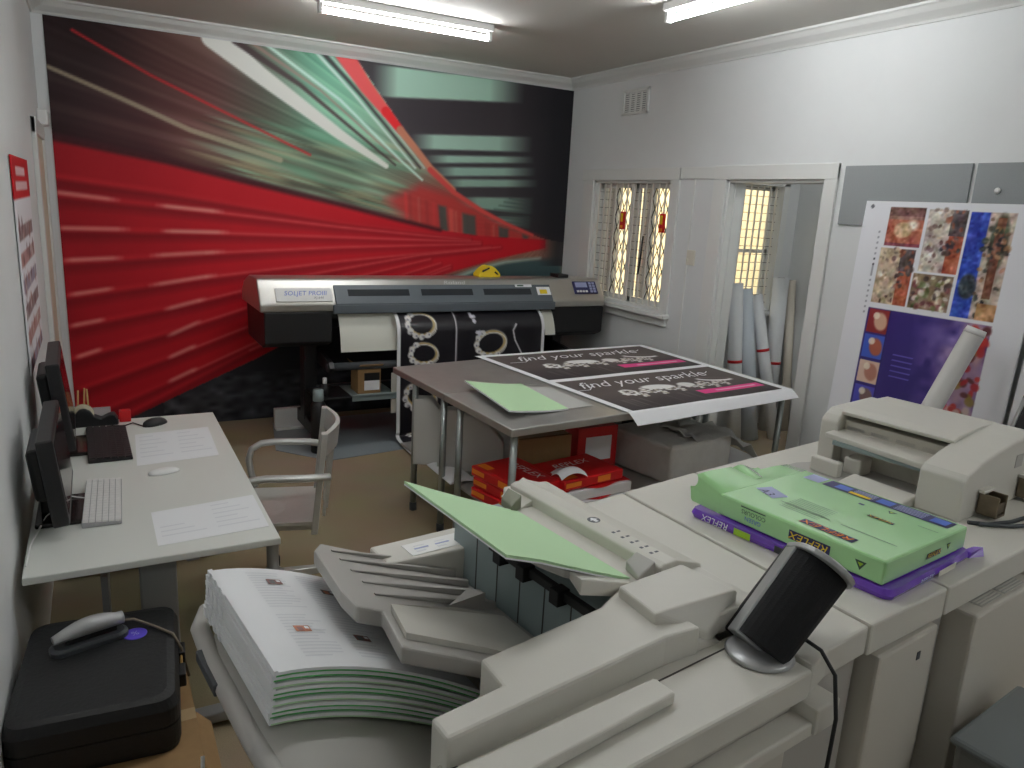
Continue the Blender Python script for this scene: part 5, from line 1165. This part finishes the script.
for pts, lb in (([(1.12, .10, 1.055), (1.16, .06, 1.056), (1.24, .035, 1.056), (1.40, .02, 1.056), (1.70, .01, 1.056)], 'grey cable lying along the copier edge nearest the tower'),
                ([(1.13, .075, 1.057), (1.20, .02, 1.057), (1.30, -.02, 1.057), (1.5, -.04, 1.057), (1.8, -.03, 1.057)], 'grey cable lying along the copier front edge beside the green ream')):
    tag(MB(CO).tube(pts, .006, DKGREY, 8).build('power_cable'), lb, 'cable')
# white cable hanging behind the lower tray
tag(MB(CO).tube([(-.80, .66, .74), (-.82, .60, .6), (-.85, .55, .3), (-.84, .5, .02)], .004, WHITEP, 8).build('mains_cable'), 'thin white cable hanging below the booklet tray', 'cable')
# grey bin in front of the copier
t = cthing('plastic_bin', 'grey plastic bin standing in front of the copier doors', 'bin', .86, -.24)
MB(CO).loft([[(.70, -.31, .0), (1.02, -.31, .0), (1.02, -.14, .0), (.70, -.14, .0)], [(.68, -.33, .68), (1.04, -.33, .68), (1.04, -.13, .68), (.68, -.13, .68)]], mat('charcoal grey plastic', (112, 112, 110), 0.5)).build('bin_body', t, bevel=0.015)
MB(CO).box(.67, 1.05, -.34, -.12, .68, .70, mat('blue grey plastic', (126, 132, 134), 0.4)).build('bin_lid', t, bevel=0.01)

# ------------------------------------------------------------------ photo panels leaning against the wall
cv = Canvas(0, 0.98, 0, 1.362, 0.006, (238, 239, 244))       # x across from the left edge, y up
def photo(x0, x1, y0, y1, base, kind):
    cv.rect(x0, x1, y0, y1, base)
    w, h = x1 - x0, y1 - y0
    if kind == 'room':
        cv.rect(x0, x1, y0 + .78 * h, y1, (112, 74, 66)); cv.rect(x0, x1, y0 + .70 * h, y0 + .78 * h, (150, 112, 96)); cv.ell(x0 + .7 * w, y0 + .55 * h, .16 * w, .12 * h, (252, 244, 226), 1, 0, None, .8); cv.ell(x0 + .45 * w, y0 + .42 * h, .25 * w, .2 * h, (214, 186, 150), .9); cv.rect(x0, x0 + .2 * w, y0, y0 + .6 * h, (172, 96, 76)); cv.rect(x0, x1, y0, y0 + .1 * h, (120, 54, 70))
    if kind == 'tables':
        cv.rect(x0 + .62 * w, x1, y0, y1, (176, 92, 66)); cv.rect(x0 + .6 * w, x1, y0 + .6 * h, y1, (84, 74, 76))
        cv.speck(x0 + .05 * w, x0 + .6 * w, y0, y1, 34, .012, [(246, 240, 230), (150, 130, 118), (206, 184, 160), (96, 66, 62)]); cv.speck(x0 + .5 * w, x1 - .01, y0 + .3 * h, y1, 26, .014, [(72, 60, 60), (150, 84, 60), (60, 66, 80)])
    if kind == 'garden':
        cv.speck(x0 + .01, x1 - .01, y0 + .01, y1 - .01, 70, .016, [(108, 120, 72), (226, 222, 210), (128, 70, 74), (70, 52, 50), (180, 150, 130)])
    if kind == 'tower':
        cv.rect(x0 + .45 * w, x1, y0, y1, (196, 180, 166)); cv.rect(x0, x0 + .42 * w, y0, y1, (46, 78, 184)); cv.rect(x0, x0 + .25 * w, y0 + .55 * h, y1, (38, 62, 168))
        cv.ell(x0 + .72 * w, y0 + .72 * h, .2 * w, .26 * h, (74, 78, 62)); cv.rect(x0 + .62 * w, x0 + .8 * w, y0 + .2 * h, y0 + .95 * h, (122, 74, 56)); cv.ell(x0 + .25 * w, y0 + .3 * h, .2 * w, .12 * h, (52, 60, 70)); cv.speck(x0 + .4 * w, x1 - .01, y0 + .02, y1 - .02, 40, .014, [(60, 62, 54), (112, 84, 66), (36, 40, 52), (176, 136, 100)]); cv.rect(x0 + .55 * w, x1, y0, y0 + .16 * h, (196, 150, 104))
def grain(x0, x1, y0, y1, amp, cell):
    k = ((cv.X > x0) & (cv.X < x1) & (cv.Y > y0) & (cv.Y < y1)).astype(float)
    g0 = cv.noise(cell, amp) + cv.noise(cell * 2.5, amp * .9)
    for ch in range(3): cv.c[..., ch] += k * (g0 * 1.3 + cv.noise(cell * 2, amp * .3))
def yz(z): return z - 0.62
cv.rect(.143, .835, yz(.80), yz(1.395), (54, 40, 118))
photo(.16, .372, yz(1.745), yz(1.955), (178, 104, 82), 'room'); photo(.15, .36, yz(1.43), yz(1.735), (206, 186, 160), 'tables')
photo(.385, .60, yz(1.625), yz(1.95), (206, 196, 186), 'tables'); photo(.37, .59, yz(1.43), yz(1.612), (140, 120, 96), 'garden')
photo(.612, .835, yz(1.415), yz(1.945), (160, 160, 170), 'tower')
for g_ in ((.16, .372, yz(1.745), yz(1.955)), (.15, .36, yz(1.43), yz(1.735)), (.385, .60, yz(1.625), yz(1.95)), (.37, .59, yz(1.43), yz(1.612)), (.612, .835, yz(1.415), yz(1.945))): grain(*g_, 16, .012)
# big violet night picture
x0, x1, y0, y1 = .143, .835, yz(.80), yz(1.395)
k = ((cv.X >= x0 + .16) & (cv.X <= x1) & (cv.Y >= y0) & (cv.Y <= y1)).astype(float); q = np.clip((cv.X - x0 - .3) / .35 + .3 * (cv.Y - y0 - .3), 0, 1)
cv.blend(k * np.clip(q * 1.4, 0, 1) * np.clip(.5 + cv.noise(.035, .45) + cv.noise(.09, .3), 0, 1), (158, 138, 204)); cv.blend(k * np.clip((cv.X - x0 - .42) / .2, 0, 1) * np.clip(.4 + cv.noise(.06, .5), 0, 1), (196, 160, 168))
for j in range(5): cv.rect(x0 + .2, x0 + .32, y1 - .24 - j * .03, y1 - .235 - j * .03, (104, 96, 190))
cv.speck(x0 + .2, x0 + .6, y0 + .02, y0 + .12, 30, .012, [(120, 90, 170), (80, 66, 150), (170, 130, 170)])
cv.speck(x1 - .13, x1 - .01, y0 + .1, y1 - .02, 40, .022, [(178, 36, 40), (92, 40, 40), (150, 130, 60), (206, 60, 50)]); cv.speck(x1 - .25, x1 - .02, y0, y0 + .16, 26, .02, [(190, 52, 48), (96, 130, 84), (210, 190, 180)])
for j, (c1, c2) in enumerate((((140, 44, 44), (226, 190, 160)), ((66, 96, 196), (188, 96, 60)), ((226, 196, 176), (180, 120, 100)), ((84, 84, 190), (140, 110, 90)))):
    cv.rect(x0 + .008, x0 + .135, y1 - .145 * (j + 1) + .008, y1 - .145 * j - .006, c1); cv.ell(x0 + .09, y1 - .145 * j - .07, .04, .05, c2, .9, .3); cv.ell(x0 + .06, y1 - .145 * j - .04, .02, .02, (250, 236, 214), .9)
    cv.rect(x0 + .135, x0 + .145, y0, y1, (40, 28, 90))
for j in range(16):
    cv.rect(.112, .122, yz(1.36) + j * .03, yz(1.36) + j * .03 + (.012 if j not in (7, 8) else .028), (170, 172, 180) if j not in (9, 10) else (60, 62, 72))
cv.ell(.045, yz(1.955), .011, .011, (110, 112, 118))
LEAN = 0.05
def board_x(z): return 3.82 + LEAN * (z - .6)
panel = cv.mesh('photo_panel', lambda X, Y: (board_x(Y + .62), 2.905 - X, Y + .62), PRINT, th=0.0)
tag(panel, 'tall white foam panel printed with room photos and a violet night picture', 'display panel')
MB().loft([[(board_x(z) + .001, 2.905, z), (board_x(z) + .012, 2.905, z), (board_x(z) + .012, 1.925, z), (board_x(z) + .001, 1.925, z)] for z in (0.0, 2.07 - .0)] if False else [[(board_x(z) + .001, 2.905, z), (board_x(z) + .012, 2.905, z), (board_x(z) + .012, 1.925, z), (board_x(z) + .001, 1.925, z)] for z in (0.005, 1.985)], PAPER).build('foam_board', panel)
cv = Canvas(0, .8, 0, 1.2, 0.008, (240, 240, 243)); cv.rect(.06, .74, .1, .75, (70, 30, 34)); cv.speck(.08, .72, .12, .74, 60, .04, [(190, 70, 44), (90, 40, 36), (40, 34, 48), (200, 120, 60)]); cv.rect(.06, .74, .8, 1.15, (60, 80, 150)); cv.speck(.08, .72, .82, 1.13, 40, .04, [(90, 110, 180), (180, 170, 160), (60, 60, 70)])
p2_ = cv.mesh('photo_panel', lambda X, Y: (3.83 + .07 * Y, 1.90 - X, Y + .78), PRINT)
tag(p2_, 'white foam panel with dark red picture, only its edge showing beyond the violet one', 'display panel')
MB().loft([[(3.831 + .07 * (z - .78), 1.90, z), (3.842 + .07 * (z - .78), 1.90, z), (3.842 + .07 * (z - .78), 1.10, z), (3.831 + .07 * (z - .78), 1.10, z)] for z in (0.005, 1.98)], PAPER).build('foam_board', p2_)
# grey rolled sleeve leaning in front of the panel and a dark frame
t = thing('cardboard_tube', 'pale grey ended tube leaning in front of the violet picture', 'tube', (3.55, 2.35, 0))
pa, pb = Vector((3.40, 2.37, .02)), Vector((3.74, 2.085, 1.36))
MB().tube([pa, pb], .048, mat('pale grey tube', (206, 204, 200), 0.5), 20).build('tube_wall', t)
dd = (pb - pa).normalized()
MB().tube([pb, pb + dd * .03], [.05, .045], WHITEP, 20).build('end_cap', t)
FRM = mat('dark picture frame', (30, 28, 32), 0.4)
t = thing('picture_frame', 'small dark frame leaning at the right end of the copier', 'frame', (3.46, 1.56, 0.90))
TF = Matrix.Translation((3.46, 1.56, 0.90)) @ Matrix.Rotation(-.35, 4, 'Z') @ Matrix.Rotation(.25, 4, 'Y')
MB(TF).box(-.012, .0, -.2, .2, 0, .02, FRM).box(-.012, .0, -.2, .2, .24, .26, FRM).box(-.012, .0, -.2, -.18, 0, .26, FRM).box(-.012, 0, .18, .2, 0, .26, SILVER).build('frame_bars', t, bevel=0.003)
MB(TF).box(-.006, -.002, -.18, .18, .02, .24, BLACKM).build('backing', t)
st = thing('side_table', 'low white stand behind the copier end', 'table', (3.45, 1.72, 0))
MB().box(3.22, 3.66, 1.42, 2.0, .875, .90, DESKW).build('table_top', st, bevel=0.004)
for x in (3.25, 3.63):
    for y in (1.45, 1.97): MB().box(x - .015, x + .015, y - .015, y + .015, 0, .875, DESKG).build('leg', st)

# ------------------------------------------------------------------ back room: paper rolls
ROLLM = mat('paper roll', (226, 228, 230), 0.55)
def roll(a, b_, r, label, band=None, m=None):
    a, b_ = Vector(a), Vector(b_); d = (b_ - a).normalized()
    t = thing('paper_roll', label, 'roll', a, 0, 'paper rolls in the back room')
    MB().tube([a, b_], r, m or ROLLM, 22, cap=True).build('rolled_paper', t)
    MB().tube([b_ - d * .002, b_ + d * .002], r * .45, DKGREY, 16).build('core', t)
    if band is not None:
        p = a.lerp(b_, band); MB().tube([p - d * .012, p + d * .012], r * 1.03, RED, 22).build('red_band', t)
    return t
roll((4.62, 4.36, .0), (4.59, 4.52, 1.33), .058, 'white paper roll with a red band nearest the doorway jamb', .52)
roll((4.86, 4.42, .0), (4.78, 4.62, 1.27), .078, 'thick pale blue white paper roll without a band in the doorway', None, mat('bluish roll', (206, 214, 222), 0.5))
roll((5.08, 4.34, .0), (4.94, 4.62, 1.22), .052, 'thin white paper roll leaning left with a red band in the doorway', .62)
roll((5.235, 4.58, .0), (5.265, 4.66, 1.36), .068, 'white paper roll with a red band right of the back room window', .45)
roll((5.385, 4.50, .0), (5.395, 4.66, 1.34), .04, 'slim cream paper roll beside the far wall of the back room', None, mat('cream roll', (220, 212, 198), 0.6))
roll((4.40, 4.40, .0), (4.30, 4.62, 1.30), .05, 'white paper roll half hidden behind the doorway jamb', .55)
t = thing('dark_panel', 'narrow dark panel standing against the far wall of the back room', 'panel', (5.36, 4.42, 0))
MB().box(5.40, 5.44, 4.28, 4.42, 0.0, 1.72, DKGREY).box(5.395, 5.445, 4.275, 4.425, 1.66, 1.72, BLACK).build('panel_board', t, bevel=0.004)
carton(5.14, 5.38, 4.06, 4.24, 0, .17, CARD, 'small brown box on the back room floor', 'floor_carton')

# ------------------------------------------------------------------ daylight and camera
wd = bpy.data.worlds.new('sky'); SC.world = wd; wd.use_nodes = True
nt = wd.node_tree; bg = nt.nodes['Background']
sky = nt.nodes.new('ShaderNodeTexSky'); sky.sky_type = 'NISHITA'; sky.sun_disc = False; sky.sun_elevation = math.radians(40); sky.sun_rotation = math.radians(250); sky.air_density = 1.5; sky.dust_density = 2.5
nt.links.new(sky.outputs[0], bg.inputs['Color']); bg.inputs['Strength'].default_value = SKY_E
sun = bpy.data.lights.new('sun', 'SUN'); sun.energy = SUN_E; sun.angle = 0.02; sun.color = (1.0, 0.94, 0.82)
so = bpy.data.objects.new('sun', sun); COL.objects.link(so); so.rotation_euler = (math.radians(52), 0, math.radians(-10)); so.location = (6, 3, 6)

cam = bpy.data.cameras.new('camera'); co = bpy.data.objects.new('camera', cam); COL.objects.link(co); SC.camera = co
cam.sensor_width = 36.0; cam.sensor_fit = 'HORIZONTAL'; cam.lens = 36.0 * 750.5 / 1024; cam.clip_start = 0.02
yaw, pit, rol = math.radians(29.3377), math.radians(13.3588), math.radians(3.1472)
f = Vector((math.sin(yaw) * math.cos(pit), math.cos(yaw) * math.cos(pit), -math.sin(pit))); r = Vector((math.cos(yaw), -math.sin(yaw), 0)); u = r.cross(f)
r2 = r * math.cos(rol) + u * math.sin(rol); u2 = u * math.cos(rol) - r * math.sin(rol)
co.matrix_world = Matrix((( r2.x, u2.x, -f.x, 0), (r2.y, u2.y, -f.y, 0), (r2.z, u2.z, -f.z, 1.85), (0, 0, 0, 1)))
cam.dof.use_dof = False

vs = SC.view_settings; vs.view_transform = 'Standard'; vs.look = 'None'; vs.gamma = 1.0; vs.use_curve_mapping = False; vs.exposure = EXPO
SC.cycles.max_bounces = 8; SC.cycles.diffuse_bounces = 5; SC.cycles.glossy_bounces = 4; SC.cycles.transparent_max_bounces = 12
SC.cycles.use_denoising = True; SC.cycles.sample_clamp_indirect = 6.0
